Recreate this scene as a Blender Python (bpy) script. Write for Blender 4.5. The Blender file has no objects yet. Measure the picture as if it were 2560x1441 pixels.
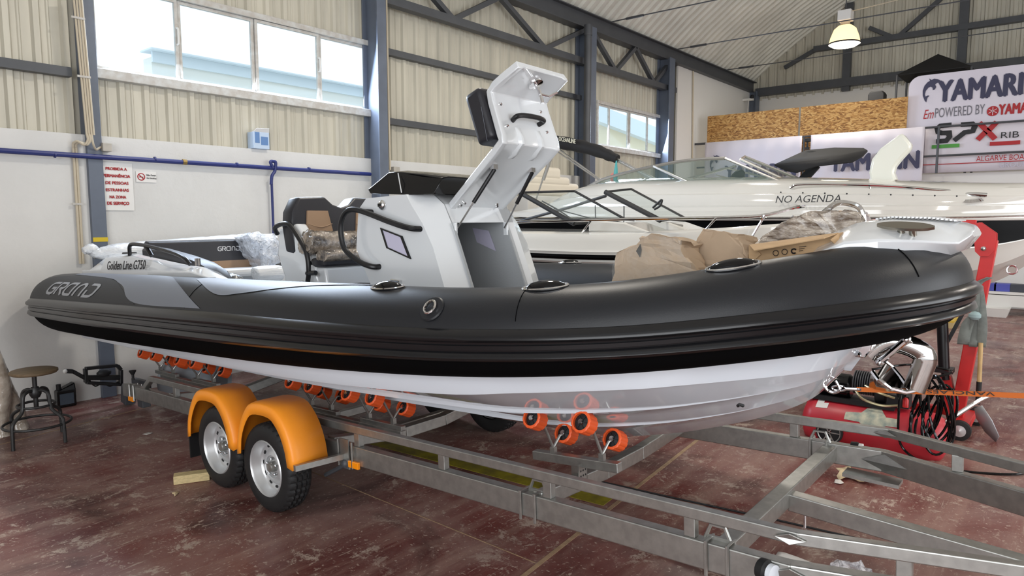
import bpy, math, random
import numpy as np
from mathutils import Vector, Matrix
random.seed(7)
SC = bpy.context.scene
COL = SC.collection
# ------------------------------------------------------------------ camera
FPX, PITCH, YAW, CAMH = 1707.0, math.radians(5.85), math.radians(39.6), 1.9
cam_d = bpy.data.cameras.new('camera'); cam = bpy.data.objects.new('camera', cam_d); COL.objects.link(cam)
cam_d.sensor_width = 36.0; cam_d.lens = FPX / 2560.0 * 36.0; cam_d.clip_end = 300
cam.location = (0, 0, CAMH)
cam.rotation_euler = (math.pi / 2 - PITCH, 0, YAW - math.pi / 2)
SC.camera = cam
# ------------------------------------------------------------------ light
SC.view_settings.view_transform = 'Standard'; SC.view_settings.look = 'None'
SC.view_settings.gamma = 1.0; SC.view_settings.use_curve_mapping = False
SC.view_settings.exposure = 0.0
SC.cycles.use_denoising = True
SC.cycles.max_bounces = 8; SC.cycles.sample_clamp_indirect = 6.0
wd = bpy.data.worlds.new('sky'); SC.world = wd; wd.use_nodes = True
wd.node_tree.nodes['Background'].inputs[0].default_value = (0.86, 0.94, 1.0, 1)
wd.node_tree.nodes['Background'].inputs[1].default_value = 1.6

def area(name, loc, target, sx, sy, power, color):
    d = bpy.data.lights.new(name, 'AREA'); d.shape = 'RECTANGLE'; d.size = sx; d.size_y = sy
    d.energy = power; d.color = color
    o = bpy.data.objects.new(name, d); COL.objects.link(o); o.location = loc
    o.rotation_euler = (Vector(target) - Vector(loc)).to_track_quat('-Z', 'Y').to_euler()
    return o
def disc(name, loc, power, color, size=0.5):
    d = bpy.data.lights.new(name, 'AREA'); d.shape = 'DISK'; d.size = size; d.energy = power; d.color = color
    o = bpy.data.objects.new(name, d); COL.objects.link(o); o.location = loc
    return o
area('door_daylight', (7.0, -9.6, 2.7), (7.0, 4, 2.0), 11.0, 4.8, 620, (0.97, 0.98, 1.0))
area('side_fill', (-4.6, -1.0, 2.6), (6, 2, 1.6), 7.0, 4.6, 400, (0.97, 0.98, 1.0))  # added fill lamp from behind left, brightens the near wall, floor and hull side
area('window_daylight', (4.6, 7.86, 3.9), (4.6, 0, 1.6), 3.4, 0.85, 260, (0.70, 0.82, 1.0))
area('window_daylight', (13.8, 7.86, 3.85), (13.0, 0, 1.6), 2.8, 0.8, 170, (0.70, 0.82, 1.0))
for lx, ly in ((4.5, 4.0), (10.7, 4.2), (17.0, 4.3), (4.5, -3.5), (10.7, -3.5), (17.0, -3.5)):
    disc('high_bay_light', (lx, ly, 5.55), 100 if lx < 15 else 60, (1.0, 0.93, 0.83), 0.45)

# ------------------------------------------------------------------ pixel <-> place (a pixel of the photo on a known plane)
def _n(a): return np.array(a, float)
_fw = _n([math.cos(YAW) * math.cos(PITCH), math.sin(YAW) * math.cos(PITCH), -math.sin(PITCH)])
_rt = _n([math.sin(YAW), -math.cos(YAW), 0]); _up = np.cross(_rt, _fw); _C = _n([0, 0, CAMH])
TILT = math.radians(2.5); BO = _n([3.42, 7.4, 0])
_RL = np.diag([-1.0, -1.0, 1.0]) @ _n([[1, 0, 0], [0, math.cos(TILT), -math.sin(TILT)], [0, math.sin(TILT), math.cos(TILT)]])
def _ray(x, y): return _fw * FPX + _rt * (x - 1280) + _up * (720.5 - y)
def W(x, y, ax, v):
    d = _ray(x, y); t = (v - _C[ax]) / d[ax]; return tuple(_C + t * d)
def L(x, y, ax, v):
    d = _RL.T @ _ray(x, y); c = _RL.T @ (_C - BO); t = (v - c[ax]) / d[ax]; return tuple(c + t * d)
def toL(p): return tuple(_RL.T @ (_n(p) - BO))
def toW(p): return tuple(BO + _RL @ _n(p))
# ------------------------------------------------------------------ materials
def _set(b, k, v):
    if k in b.inputs: b.inputs[k].default_value = v
def srgb(r, g, b):
    f = lambda c: (c / 255 / 12.92) if c / 255 <= 0.04045 else ((c / 255 + 0.055) / 1.055) ** 2.4
    return (f(r), f(g), f(b), 1)
def mat(name, rgb, rough=0.5, metal=0.0, noise=0.0, nscale=8.0, bump=0.0, bscale=60.0, coat=0.0, spec=0.5, stretch=None, trans=0.0, emit=0.0, alpha=1.0, rgb2=None):
    m = bpy.data.materials.new(name); m.use_nodes = True; nt = m.node_tree; b = nt.nodes['Principled BSDF']
    c = srgb(*rgb); b.inputs['Base Color'].default_value = c
    b.inputs['Roughness'].default_value = rough; b.inputs['Metallic'].default_value = metal
    _set(b, 'Specular IOR Level', spec); _set(b, 'Coat Weight', coat); _set(b, 'Coat Roughness', 0.05)
    _set(b, 'Transmission Weight', trans)
    if alpha < 1: b.inputs['Alpha'].default_value = alpha
    if emit: _set(b, 'Emission Color', c); _set(b, 'Emission Strength', emit)
    if noise or bump:
        tc = nt.nodes.new('ShaderNodeTexCoord'); src = tc.outputs['Object']
        if stretch:
            mp = nt.nodes.new('ShaderNodeMapping'); mp.inputs['Scale'].default_value = stretch
            nt.links.new(src, mp.inputs[0]); src = mp.outputs[0]
    if noise:
        nz = nt.nodes.new('ShaderNodeTexNoise'); nz.inputs['Scale'].default_value = nscale; nz.inputs['Detail'].default_value = 6
        nt.links.new(src, nz.inputs['Vector'])
        rp = nt.nodes.new('ShaderNodeValToRGB')
        lo = srgb(*rgb2) if rgb2 else tuple([x * (1 - noise) for x in c[:3]]) + (1,)
        hi = c if rgb2 else tuple([min(1, x * (1 + noise)) for x in c[:3]]) + (1,)
        rp.color_ramp.elements[0].color = lo; rp.color_ramp.elements[1].color = hi
        rp.color_ramp.elements[0].position = 0.35; rp.color_ramp.elements[1].position = 0.65
        nt.links.new(nz.outputs[0], rp.inputs[0]); nt.links.new(rp.outputs[0], b.inputs['Base Color'])
    if bump:
        nb = nt.nodes.new('ShaderNodeTexNoise'); nb.inputs['Scale'].default_value = bscale; nb.inputs['Detail'].default_value = 4
        nt.links.new(src, nb.inputs['Vector'])
        bp = nt.nodes.new('ShaderNodeBump'); bp.inputs['Strength'].default_value = bump; bp.inputs['Distance'].default_value = 0.02
        nt.links.new(nb.outputs[0], bp.inputs['Height']); nt.links.new(bp.outputs[0], b.inputs['Normal'])
    return m
def glass(name, rgb, rough=0.02, alpha=0.25):
    # thin pane: mostly see-through, with a reflection and a faint tint
    m = bpy.data.materials.new(name); m.use_nodes = True; nt = m.node_tree; nt.nodes.clear()
    out = nt.nodes.new('ShaderNodeOutputMaterial'); mix = nt.nodes.new('ShaderNodeMixShader')
    tr = nt.nodes.new('ShaderNodeBsdfTransparent'); gl = nt.nodes.new('ShaderNodeBsdfPrincipled')
    tr.inputs[0].default_value = tuple(0.6 + 0.4 * x for x in srgb(*rgb)[:3]) + (1,)
    gl.inputs['Base Color'].default_value = srgb(*rgb); gl.inputs['Roughness'].default_value = rough
    mix.inputs[0].default_value = alpha
    nt.links.new(tr.outputs[0], mix.inputs[1]); nt.links.new(gl.outputs[0], mix.inputs[2]); nt.links.new(mix.outputs[0], out.inputs[0])
    return m
def film(name, rgb, density=0.5, scale=9.0):
    # crumpled clear plastic wrap: patchy see-through with glints
    m = bpy.data.materials.new(name); m.use_nodes = True; nt = m.node_tree; b = nt.nodes['Principled BSDF']
    b.inputs['Base Color'].default_value = srgb(*rgb); b.inputs['Roughness'].default_value = 0.12; _set(b, 'Specular IOR Level', 0.8)
    tc = nt.nodes.new('ShaderNodeTexCoord'); nz = nt.nodes.new('ShaderNodeTexNoise')
    nz.inputs['Scale'].default_value = scale; nz.inputs['Detail'].default_value = 5; nz.inputs['Distortion'].default_value = 1.2
    nt.links.new(tc.outputs['Object'], nz.inputs['Vector'])
    mr = nt.nodes.new('ShaderNodeMapRange'); mr.inputs[1].default_value = 0.35; mr.inputs[2].default_value = 0.65
    mr.inputs[3].default_value = density * 0.35; mr.inputs[4].default_value = min(1, density * 1.5)
    nt.links.new(nz.outputs[0], mr.inputs[0]); nt.links.new(mr.outputs[0], b.inputs['Alpha'])
    bp = nt.nodes.new('ShaderNodeBump'); bp.inputs['Strength'].default_value = 0.9; bp.inputs['Distance'].default_value = 0.03
    n2 = nt.nodes.new('ShaderNodeTexNoise'); n2.inputs['Scale'].default_value = scale * 2.2; n2.inputs['Detail'].default_value = 3; n2.inputs['Distortion'].default_value = 2.0
    nt.links.new(tc.outputs['Object'], n2.inputs['Vector'])
    nt.links.new(n2.outputs[0], bp.inputs['Height']); nt.links.new(bp.outputs[0], b.inputs['Normal'])
    return m

# ------------------------------------------------------------------ mesh builder
class M:
    def __init__(s): s.v = []; s.f = []; s.k = []; s.cur = 0
    def add(s, vs, fs):
        o = len(s.v); s.v += [tuple(float(c) for c in p) for p in vs]; s.f += [tuple(i + o for i in f) for f in fs]; s.k += [s.cur] * len(fs); return s
    def box(s, x0, x1, y0, y1, z0, z1):
        return s.add([(x0, y0, z0), (x1, y0, z0), (x1, y1, z0), (x0, y1, z0), (x0, y0, z1), (x1, y0, z1), (x1, y1, z1), (x0, y1, z1)],
                     [(0, 3, 2, 1), (4, 5, 6, 7), (0, 1, 5, 4), (1, 2, 6, 5), (2, 3, 7, 6), (3, 0, 4, 7)])
    def beam(s, p, q, w, h, up=(0, 0, 1), off=0.0):
        p, q, up = _n(p), _n(q), _n(up); t = q - p; t /= np.linalg.norm(t); a = np.cross(t, up); a /= np.linalg.norm(a); u = np.cross(a, t)
        vs = []
        for c in (p, q):
            c = c + u * off
            vs += [c - a * w / 2 - u * h / 2, c + a * w / 2 - u * h / 2, c + a * w / 2 + u * h / 2, c - a * w / 2 + u * h / 2]
        return s.add(vs, [(0, 1, 2, 3), (7, 6, 5, 4), (0, 4, 5, 1), (1, 5, 6, 2), (2, 6, 7, 3), (3, 7, 4, 0)])
    def loft(s, rings, closed=True, cap0=False, cap1=False):
        n = len(rings[0]); o = len(s.v); fs = []
        vs = [p for r in rings for p in r]
        for i in range(len(rings) - 1):
            for j in range(n if closed else n - 1):
                k = (j + 1) % n; fs.append((i * n + j, i * n + k, (i + 1) * n + k, (i + 1) * n + j))
        if cap0: fs.append(tuple(reversed(range(n))))
        if cap1: fs.append(tuple((len(rings) - 1) * n + j for j in range(n)))
        return s.add(vs, fs)
    def tube(s, path, r, n=10, closed=False, caps=True):
        P = [_n(p) for p in path]; m = len(P); R = r if hasattr(r, '__len__') else [r] * m
        T = []
        for i in range(m):
            a = P[(i - 1) % m] if closed else P[max(i - 1, 0)]; b = P[(i + 1) % m] if closed else P[min(i + 1, m - 1)]
            t = b - a; T.append(t / (np.linalg.norm(t) + 1e-12))
        ref = _n([0, 0, 1]) if abs(T[0][2]) < 0.9 else _n([1, 0, 0])
        u = np.cross(T[0], ref); u /= np.linalg.norm(u); rings = []
        for i in range(m):
            u = u - T[i] * np.dot(u, T[i]); u /= np.linalg.norm(u) + 1e-12; w = np.cross(T[i], u)
            rings.append([P[i] + R[i] * (math.cos(2 * math.pi * k / n) * u + math.sin(2 * math.pi * k / n) * w) for k in range(n)])
        if closed: rings.append(rings[0])
        return s.loft(rings, True, caps and not closed, caps and not closed)
    def lathe(s, prof, o=(0, 0, 0), axis=(0, 0, 1), n=24):
        a = _n(axis); a /= np.linalg.norm(a); ref = _n([0, 0, 1]) if abs(a[2]) < 0.9 else _n([1, 0, 0])
        u = np.cross(a, ref); u /= np.linalg.norm(u); w = np.cross(a, u); o = _n(o)
        rings = [[o + a * h + max(r, 1e-5) * (math.cos(2 * math.pi * k / n) * u + math.sin(2 * math.pi * k / n) * w) for k in range(n)] for r, h in prof]
        return s.loft(rings)
    def prism(s, poly, vec):
        n = len(poly); vec = _n(vec); vs = [_n(p) for p in poly]; vs += [p + vec for p in vs[:n]]
        fs = [tuple(reversed(range(n))), tuple(range(n, 2 * n))] + [(i, (i + 1) % n, n + (i + 1) % n, n + i) for i in range(n)]
        return s.add(vs, fs)
    def sph(s, c, r, n=12):
        r = r if hasattr(r, '__len__') else (r, r, r); c = _n(c); rings = []
        for i in range(n // 2 + 1):
            t = math.pi * i / (n // 2); q = max(math.sin(t), 1e-4)
            rings.append([c + _n([r[0] * q * math.cos(2 * math.pi * k / n), r[1] * q * math.sin(2 * math.pi * k / n), r[2] * math.cos(t)]) for k in range(n)])
        return s.loft(rings)
    def build(s, name, mt, parent=None, smooth=35, bevel=0.0, seg=2, label=None, solid=0.0):
        off = FRAME.get(parent.name if parent else None)
        vs = s.v if off is None else [(x - off[0], y - off[1], z - off[2]) for x, y, z in s.v]
        me = bpy.data.meshes.new(name); me.from_pydata(vs, [], s.f)
        ms = mt if isinstance(mt, (list, tuple)) else [mt]
        for q in ms: me.materials.append(q)
        if len(ms) > 1: me.polygons.foreach_set('material_index', s.k)
        import bmesh
        bm = bmesh.new(); bm.from_mesh(me); bmesh.ops.remove_doubles(bm, verts=bm.verts, dist=1e-6)
        bmesh.ops.recalc_face_normals(bm, faces=bm.faces); bm.to_mesh(me); bm.free()
        if smooth:
            me.polygons.foreach_set('use_smooth', [True] * len(me.polygons)); me.set_sharp_from_angle(angle=math.radians(smooth))
        me.update()
        o = bpy.data.objects.new(name, me); COL.objects.link(o)
        if parent: o.parent = parent; FRAME[name_of(o)] = off
        if solid:
            md = o.modifiers.new('solid', 'SOLIDIFY'); md.thickness = solid; md.offset = 0
        if bevel:
            md = o.modifiers.new('bevel', 'BEVEL'); md.width = bevel; md.segments = seg; md.limit_method = 'ANGLE'; md.angle_limit = math.radians(38); md.harden_normals = False
        if label: o['label'] = label
        return o
FRAME = {}
def name_of(o): return o.name
def tag(o, label, cat, group=None):
    o['label'] = label; o['category'] = cat
    if group: o['group'] = group
    return o
def thing(name, label, cat, loc=(0, 0, 0), group=None):
    # an Empty at the thing's base; its meshes are given in room coordinates
    o = bpy.data.objects.new(name, None); COL.objects.link(o); o.location = loc; o.empty_display_size = 0.1
    FRAME[o.name] = tuple(loc); return tag(o, label, cat, group)
def struct(o): o['kind'] = 'structure'; return o
def cr(pts, n=8, closed=False):
    P = _n(pts); m = len(P)
    if closed: P = np.vstack([P[-1], P, P[0], P[1]])
    else: P = np.vstack([2 * P[0] - P[1], P, 2 * P[-1] - P[-2]])
    out = []
    for i in range(1, len(P) - 2):
        for k in range(n):
            t = k / n; a, b, c, d = P[i - 1], P[i], P[i + 1], P[i + 2]
            out.append(.5 * ((2 * b) + (c - a) * t + (2 * a - 5 * b + 4 * c - d) * t * t + (3 * b - a - 3 * c + d) * t ** 3))
    if not closed: out.append(P[-2])
    return np.array(out)
def lerp(t, xs, ys): return float(np.interp(t, xs, ys))
def text_mesh(txt, shear=0.0, bold=0.0, res=3):
    # the word as flat polygons: (verts 2D, faces), cap height about 0.7 and x from 0
    cu = bpy.data.curves.new('lettering', 'FONT'); cu.body = txt; cu.resolution_u = res; cu.shear = shear; cu.offset = 0.0; cu.fill_mode = 'FRONT'
    o = bpy.data.objects.new('lettering', cu); COL.objects.link(o)
    bpy.context.view_layer.update()
    me = o.to_mesh(); vs = [tuple(v.co[:2]) for v in me.vertices]; fs = [tuple(p.vertices) for p in me.polygons]
    o.to_mesh_clear(); bpy.data.objects.remove(o); bpy.data.curves.remove(cu)
    return vs, fs
def letter(txt, origin, ex, ey, width, height=None, en=None, parent=None, mt=None, name='lettering', shear=0.0, bold=0.0, lift=0.004, label=None):
    # lay a word of the given width on the plane origin + u ex + v ey (bottom-left at origin)
    vs, fs = text_mesh(txt, shear, bold)
    x0 = min(v[0] for v in vs); x1 = max(v[0] for v in vs); y0 = min(v[1] for v in vs); y1 = max(v[1] for v in vs)
    sx = width / (x1 - x0); sy = (height / (y1 - y0)) if height else sx
    ex, ey, o = _n(ex), _n(ey), _n(origin); en = np.cross(ex, ey) if en is None else _n(en); en = en / np.linalg.norm(en)
    m = M(); hh = (y1 - y0) * sy; k = max(0.0, bold) * hh * 1.6
    for i, (ax, ay) in enumerate(((0, 0), (1, 0), (-1, 0), (0, .7), (0, -.7)) if k > 1e-6 else ((0, 0),)):   # heavier weight: the word laid over itself, a hair apart
        m.add([o + ex * ((v[0] - x0) * sx + ax * k) + ey * ((v[1] - y0) * sy + ay * k) + en * (lift + .0007 * i) for v in vs], fs)
    return m.build(name, mt, parent, smooth=0, label=label)
# ------------------------------------------------------------------ room materials
def floor_material():
    m = bpy.data.materials.new('worn_red_concrete'); m.use_nodes = True; nt = m.node_tree; b = nt.nodes['Principled BSDF']
    N, K = nt.nodes.new, nt.links.new
    tc = N('ShaderNodeTexCoord')
    def noise(scale, detail=8, dist=0.0, st=None, rough=0.6):
        z = N('ShaderNodeTexNoise'); z.inputs['Scale'].default_value = scale; z.inputs['Detail'].default_value = detail; z.inputs['Distortion'].default_value = dist
        z.inputs['Roughness'].default_value = rough
        if st:
            mp = N('ShaderNodeMapping'); mp.inputs['Scale'].default_value = st; mp.inputs['Rotation'].default_value = (0, 0, 0.35); K(tc.outputs['Object'], mp.inputs[0]); K(mp.outputs[0], z.inputs['Vector'])
        else: K(tc.outputs['Object'], z.inputs['Vector'])
        return z.outputs[0]
    def ramp(src, stops):
        r = N('ShaderNodeValToRGB'); e = r.color_ramp.elements
        while len(e) < len(stops): e.new(0.5)
        for q, (p, c) in zip(e, stops): q.position = p; q.color = c
        K(src, r.inputs[0]); return r.outputs[0]
    def mix(f, a, c):
        x = N('ShaderNodeMixRGB'); K(f, x.inputs[0])
        K(a, x.inputs[1]); 
        if isinstance(c, tuple): x.inputs[2].default_value = c
        else: K(c, x.inputs[2])
        return x.outputs[0]
    g = lambda v: (v, v, v, 1)
    base = ramp(noise(0.55, 5), [(0.35, srgb(84, 36, 34)), (0.65, srgb(122, 64, 58))])
    dust = ramp(noise(1.3, 10, 0.6), [(0.40, g(0.05)), (0.70, g(0.85))])
    c = mix(dust, base, srgb(152, 124, 115))
    streak = ramp(noise(2.2, 10, 0.3, (0.35, 3.2, 1)), [(0.47, g(0)), (0.64, g(0.65))])
    c = mix(streak, c, srgb(150, 120, 108))
    dark = ramp(noise(0.9, 9, 1.0), [(0.30, g(0.8)), (0.47, g(0))])
    c = mix(dark, c, srgb(56, 32, 30))
    scr0 = ramp(noise(4.2, 15, 0.3, None, 0.82), [(0.545, g(0)), (0.58, g(0.92))]); scr1 = ramp(noise(9.0, 12, 0.2, (0.25, 3.0, 1), 0.75), [(0.60, g(0)), (0.63, g(0.85))])
    sx = N('ShaderNodeMath'); sx.operation = 'MAXIMUM'; K(scr0, sx.inputs[0]); K(scr1, sx.inputs[1]); scr = sx.outputs[0]
    blot = ramp(noise(0.9, 5), [(0.36, g(0)), (0.52, g(1))])
    mm = N('ShaderNodeMath'); mm.operation = 'MULTIPLY'; K(scr, mm.inputs[0]); K(blot, mm.inputs[1])
    c = mix(mm.outputs[0], c, srgb(176, 158, 144))
    spk = ramp(noise(38, 4, 0.4), [(0.61, g(0)), (0.66, g(0.75))])
    c = mix(spk, c, srgb(180, 160, 146))
    K(c, b.inputs['Base Color'])
    rr = ramp(noise(1.7, 6), [(0.35, g(0.30)), (0.7, g(0.52))]); K(rr, b.inputs['Roughness'])
    bp = N('ShaderNodeBump'); bp.inputs['Strength'].default_value = 0.15; bp.inputs['Distance'].default_value = 0.01
    K(noise(14, 8), bp.inputs['Height']); K(bp.outputs[0], b.inputs['Normal'])
    return m
def osb_material():
    m = bpy.data.materials.new('oriented_strand_board'); m.use_nodes = True; nt = m.node_tree; b = nt.nodes['Principled BSDF']
    N, K = nt.nodes.new, nt.links.new; tc = N('ShaderNodeTexCoord'); mp = N('ShaderNodeMapping'); mp.inputs['Scale'].default_value = (1, 16, 52)
    n0 = N('ShaderNodeTexNoise'); n0.inputs['Scale'].default_value = 7.0; K(tc.outputs['Object'], n0.inputs['Vector'])
    ad = N('ShaderNodeMixRGB'); ad.blend_type = 'ADD'; ad.inputs[0].default_value = 0.14; K(tc.outputs['Object'], ad.inputs[1]); K(n0.outputs[1], ad.inputs[2])
    K(ad.outputs[0], mp.inputs[0])
    v = N('ShaderNodeTexVoronoi'); v.inputs['Scale'].default_value = 1.0; K(mp.outputs[0], v.inputs['Vector'])
    sp = N('ShaderNodeSeparateColor'); K(v.outputs['Color'], sp.inputs[0])
    r = N('ShaderNodeValToRGB'); e = r.color_ramp.elements; e.new(0.5)
    for q, (p, c) in zip(e, [(0.0, srgb(128, 84, 40)), (0.45, srgb(184, 134, 72)), (1.0, srgb(214, 172, 108))]): q.position = p; q.color = c
    K(sp.outputs[0], r.inputs[0]); K(r.outputs[0], b.inputs['Base Color']); b.inputs['Roughness'].default_value = 0.7
    return m
m_floor = floor_material(); m_osb = osb_material()
m_block = mat('white_painted_blockwork', (212, 211, 208), 0.75, noise=0.05, nscale=1.3, bump=0.15, bscale=25)
m_clad = mat('beige_steel_cladding', (192, 187, 172), 0.5, noise=0.09, nscale=2.0, stretch=(3, 3, 0.4), metal=0.1)
m_steel = mat('grey_blue_painted_steel', (92, 100, 114), 0.45, noise=0.08, nscale=4)
m_steel_dark = mat('dark_painted_steel', (72, 74, 78), 0.5, noise=0.08, nscale=4)
m_roof = mat('galvanised_roof_sheet', (216, 214, 204), 0.45, metal=0.15, noise=0.08, nscale=1.5)
m_white = mat('white_paint', (222, 220, 216), 0.6)
m_frame = mat('dirty_white_aluminium', (196, 196, 192), 0.5, noise=0.12, nscale=14, rgb2=(178, 172, 164))
m_pane = glass('window_glass', (225, 238, 245), 0.02, 0.06)
m_black = mat('matt_black', (22, 22, 24), 0.6)
m_galv = mat('galvanised_steel', (168, 168, 164), 0.38, metal=0.85, noise=0.10, nscale=22)
m_chrome = mat('polished_stainless', (225, 225, 226), 0.06, metal=1.0)
m_beige_pipe = mat('cream_conduit_plastic', (190, 178, 156), 0.5)
m_blue = mat('navy_blue_paint', (34, 44, 104), 0.4)
m_brass = mat('brass', (150, 126, 74), 0.4, metal=0.7)
m_red_ink = mat('red_print', (170, 34, 40), 0.6); m_black_ink = mat('black_print', (28, 28, 32), 0.6)
m_yellow = mat('worn_yellow_floor_paint', (150, 140, 30), 0.5, noise=0.2, nscale=9, rgb2=(112, 102, 36))
m_sheet = mat('paper_white_plastic', (226, 224, 220), 0.5)
# ------------------------------------------------------------------ setting
YW, YC, XB, YR, XF = 7.9, 7.97, 20.9, -9.7, -4.7
f = M(); f.add([(XF, YR, 0), (XB + .3, YR, 0), (XB + .3, YW + .3, 0), (XF, YW + .3, 0), (XF, YR, -.12), (XB + .3, YR, -.12), (XB + .3, YW + .3, -.12), (XF, YW + .3, -.12)],
               [(0, 1, 2, 3), (7, 6, 5, 4), (0, 4, 5, 1), (1, 5, 6, 2), (2, 6, 7, 3), (3, 7, 4, 0)])
struct(f.build('floor', m_floor, smooth=0))
def strip(name, p, q, w, mt, z=0.002):
    p, q = _n(p), _n(q); t = q - p; t /= np.linalg.norm(t); a = _n([-t[1], t[0]]) * w / 2
    m = M(); m.prism([(p[0] - a[0], p[1] - a[1], 0.0), (q[0] - a[0], q[1] - a[1], 0.0), (q[0] + a[0], q[1] + a[1], 0.0), (p[0] + a[0], p[1] + a[1], 0.0)], (0, 0, z)); return struct(m.build(name, mt, smooth=0))
m_joint = mat('dark_floor_joint', (40, 30, 28), 0.8); m_joint_sand = mat('sandy_floor_joint', (150, 124, 96), 0.9, noise=0.15, nscale=20)
strip('floor_joint_1', (5.9, 2.455), (-1.0, 1.82), 0.028, m_joint_sand)
strip('floor_joint_3', (2.87, 4.6), (2.86, 2.2), 0.006, m_joint_sand)
strip('floor_joint_4', (6.9, 7.9), (-1.0, 6.4), 0.008, m_joint_sand)
strip('floor_marking_yellow', (3.60, 4.9), (3.83, 2.32), 0.17, m_yellow, 0.003)
# left wall: painted blocks below, corrugated cladding above
w = M(); w.box(XF, XB, YW, YW + .22, 0, 2.75); struct(w.build('wall_left', m_block, smooth=0))
def cladding(name, spans, y, axis='x', pitch=0.25, depth=0.035, flip=1):
    m = M()
    for a0, a1, zlo, zhi in spans:
        k0 = math.floor(a0 / pitch); pts = []
        for k in range(k0, int(a1 / pitch) + 2):
            for d, h in ((0, 0), (.055, 0), (.075, 1), (.125, 1), (.145, 0), (.19, 0), (.20, .35), (.215, .35), (.225, 0)):
                a = k * pitch + d
                if a0 - 1e-6 <= a <= a1: pts.append((a, h * depth))
        if len(pts) < 2: continue
        def P(a, h, z): return (a, y - flip * h, z) if axis == 'x' else (y - flip * h, a, z)
        lo = zlo if callable(zlo) else (lambda a, c=zlo: c); hi = zhi if callable(zhi) else (lambda a, c=zhi: c)
        m.loft([[P(a, h, lo(a)) for a, h in pts], [P(a, h, hi(a)) for a, h in pts]], closed=False)
    return struct(m.build(name, m_clad, smooth=30))
cladding('wall_left_cladding', [(XF, 2.80, 2.75, 5.85), (2.80, 6.44, 2.75, 3.40), (2.80, 6.44, 4.36, 5.85), (6.44, 12.37, 2.75, 5.99), (12.37, 15.42, 2.75, 3.38), (12.37, 15.42, 4.34, 5.99), (15.42, 21.2, 2.75, 5.99)], YC + .03)
w = M(); w.box(15.95, XB, YW - .03, YW + .02, 2.75, 5.66); struct(w.build('wall_left_panel', m_white, smooth=0))
# windows
def window(n, x0, x1, z0, z1, mull, handles=()):
    m = M(); y0, y1 = YW - .02, YC + .06
    m.box(x0 - .06, x1 + .06, y0 + .0, y1, z0 - .10, z0); m.box(x0 - .06, x1 + .06, y0 + .03, y1, z1, z1 + .07)
    m.box(x0 - .06, x0, y0 + .03, y1, z0, z1); m.box(x1, x1 + .06, y0 + .03, y1, z0, z1)
    fr = struct(m.build(f'window_{n}', m_frame, smooth=0, bevel=.006))
    edges = [x0] + list(mull) + [x1]
    for i in range(len(edges) - 1):
        a, c = edges[i] + .004, edges[i + 1] - .004; yy = YC - .01 + (.02 if i % 2 else 0); g = M(); t = .035
        g.box(a, c, yy - .02, yy + .02, z0, z0 + t); g.box(a, c, yy - .02, yy + .02, z1 - t, z1); g.box(a, a + t, yy - .02, yy + .02, z0 + t, z1 - t); g.box(c - t, c, yy - .02, yy + .02, z0 + t, z1 - t)
        sh = g.build('sash', m_frame, fr, smooth=0, bevel=.004)
        p = M(); p.box(a + t, c - t, yy - .003, yy + .003, z0 + t, z1 - t); p.build('pane', m_pane, sh, smooth=0)
        if i in handles:
            h = M(); hx = c - t / 2; h.tube(cr([(hx, yy - .02, z0 + .40), (hx, yy - .055, z0 + .42), (hx, yy - .055, z0 + .56), (hx, yy - .02, z0 + .58)], 4), .011, 8); h.build('handle', m_white, sh)
    return fr
window(1, 2.83, 6.40, 3.44, 4.33, [3.72, 4.65, 5.58], (0, 2))
window(2, 12.42, 15.36, 3.44, 4.29, [12.9, 13.75, 14.6])
# columns, girts, eaves beam, trusses
def hcol(name, xc, w=0.26, y0=7.62, z1=5.65):
    m = M(); y1 = YW + .06; m.box(xc - w / 2, xc + w / 2, y0, y0 + .025, 0, z1); m.box(xc - w / 2, xc + w / 2, y1 - .025, y1, 0, z1); m.box(xc - .012, xc + .012, y0 + .025, y1 - .025, 0, z1)
    return struct(m.build(name, m_steel, smooth=0, bevel=.004))
def wx(px, py, y): return W(px, py, 1, y)[0]
q_ = M(); q_.box(2.69, 2.83, 7.85, 8.03, 0, 5.65); struct(q_.build('column_1', m_steel, smooth=0, bevel=.004)); hcol('column_2', wx(957, 200, 7.62), .16, 7.62); hcol('column_3', wx(1482, 200, 7.62), .26, 7.62); hcol('column_4', wx(1680, 250, 7.62), .26, 7.62)
hcol('column_5', XB - .2, .26, 7.62)
t = M()
for x0, x1, z in ((XF, 2.6, 3.38), (6.55, 11.9, 4.33), (6.55, 11.9, 3.34), (12.2, 15.4, 4.42)):
    if z == 4.42: continue
    t.box(x0, x1, YC - .10, YC + .0, z - .07, z + .02)
struct(t.build('wall_left_girts', m_steel_dark, smooth=0))
t = M(); zb, zt = 5.0, 5.62
t.box(6.5, 15.6, 7.72, 7.86, zb - .08, zb + .04)
def diag(a, bx, c): t.beam((a, 7.79, zt), (bx, 7.79, zb), .09, .08); t.beam((bx, 7.79, zb), (c, 7.79, zt), .09, .08)
diag(6.9, 7.95, 9.1); diag(9.1, 10.35, 11.7); diag(11.95, 12.85, 13.65); diag(13.7, 14.55, 15.35)
struct(t.build('wall_left_truss', m_steel_dark, smooth=0))
t = M(); t.box(XF, XB, 7.83, 7.85, 5.66, 5.94); t.box(XF, XB, 7.74, 7.96, 5.64, 5.66); t.box(XF, XB, 7.74, 7.96, 5.94, 5.96)
struct(t.build('trim_eaves_beam', m_steel_dark, smooth=0))
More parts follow.
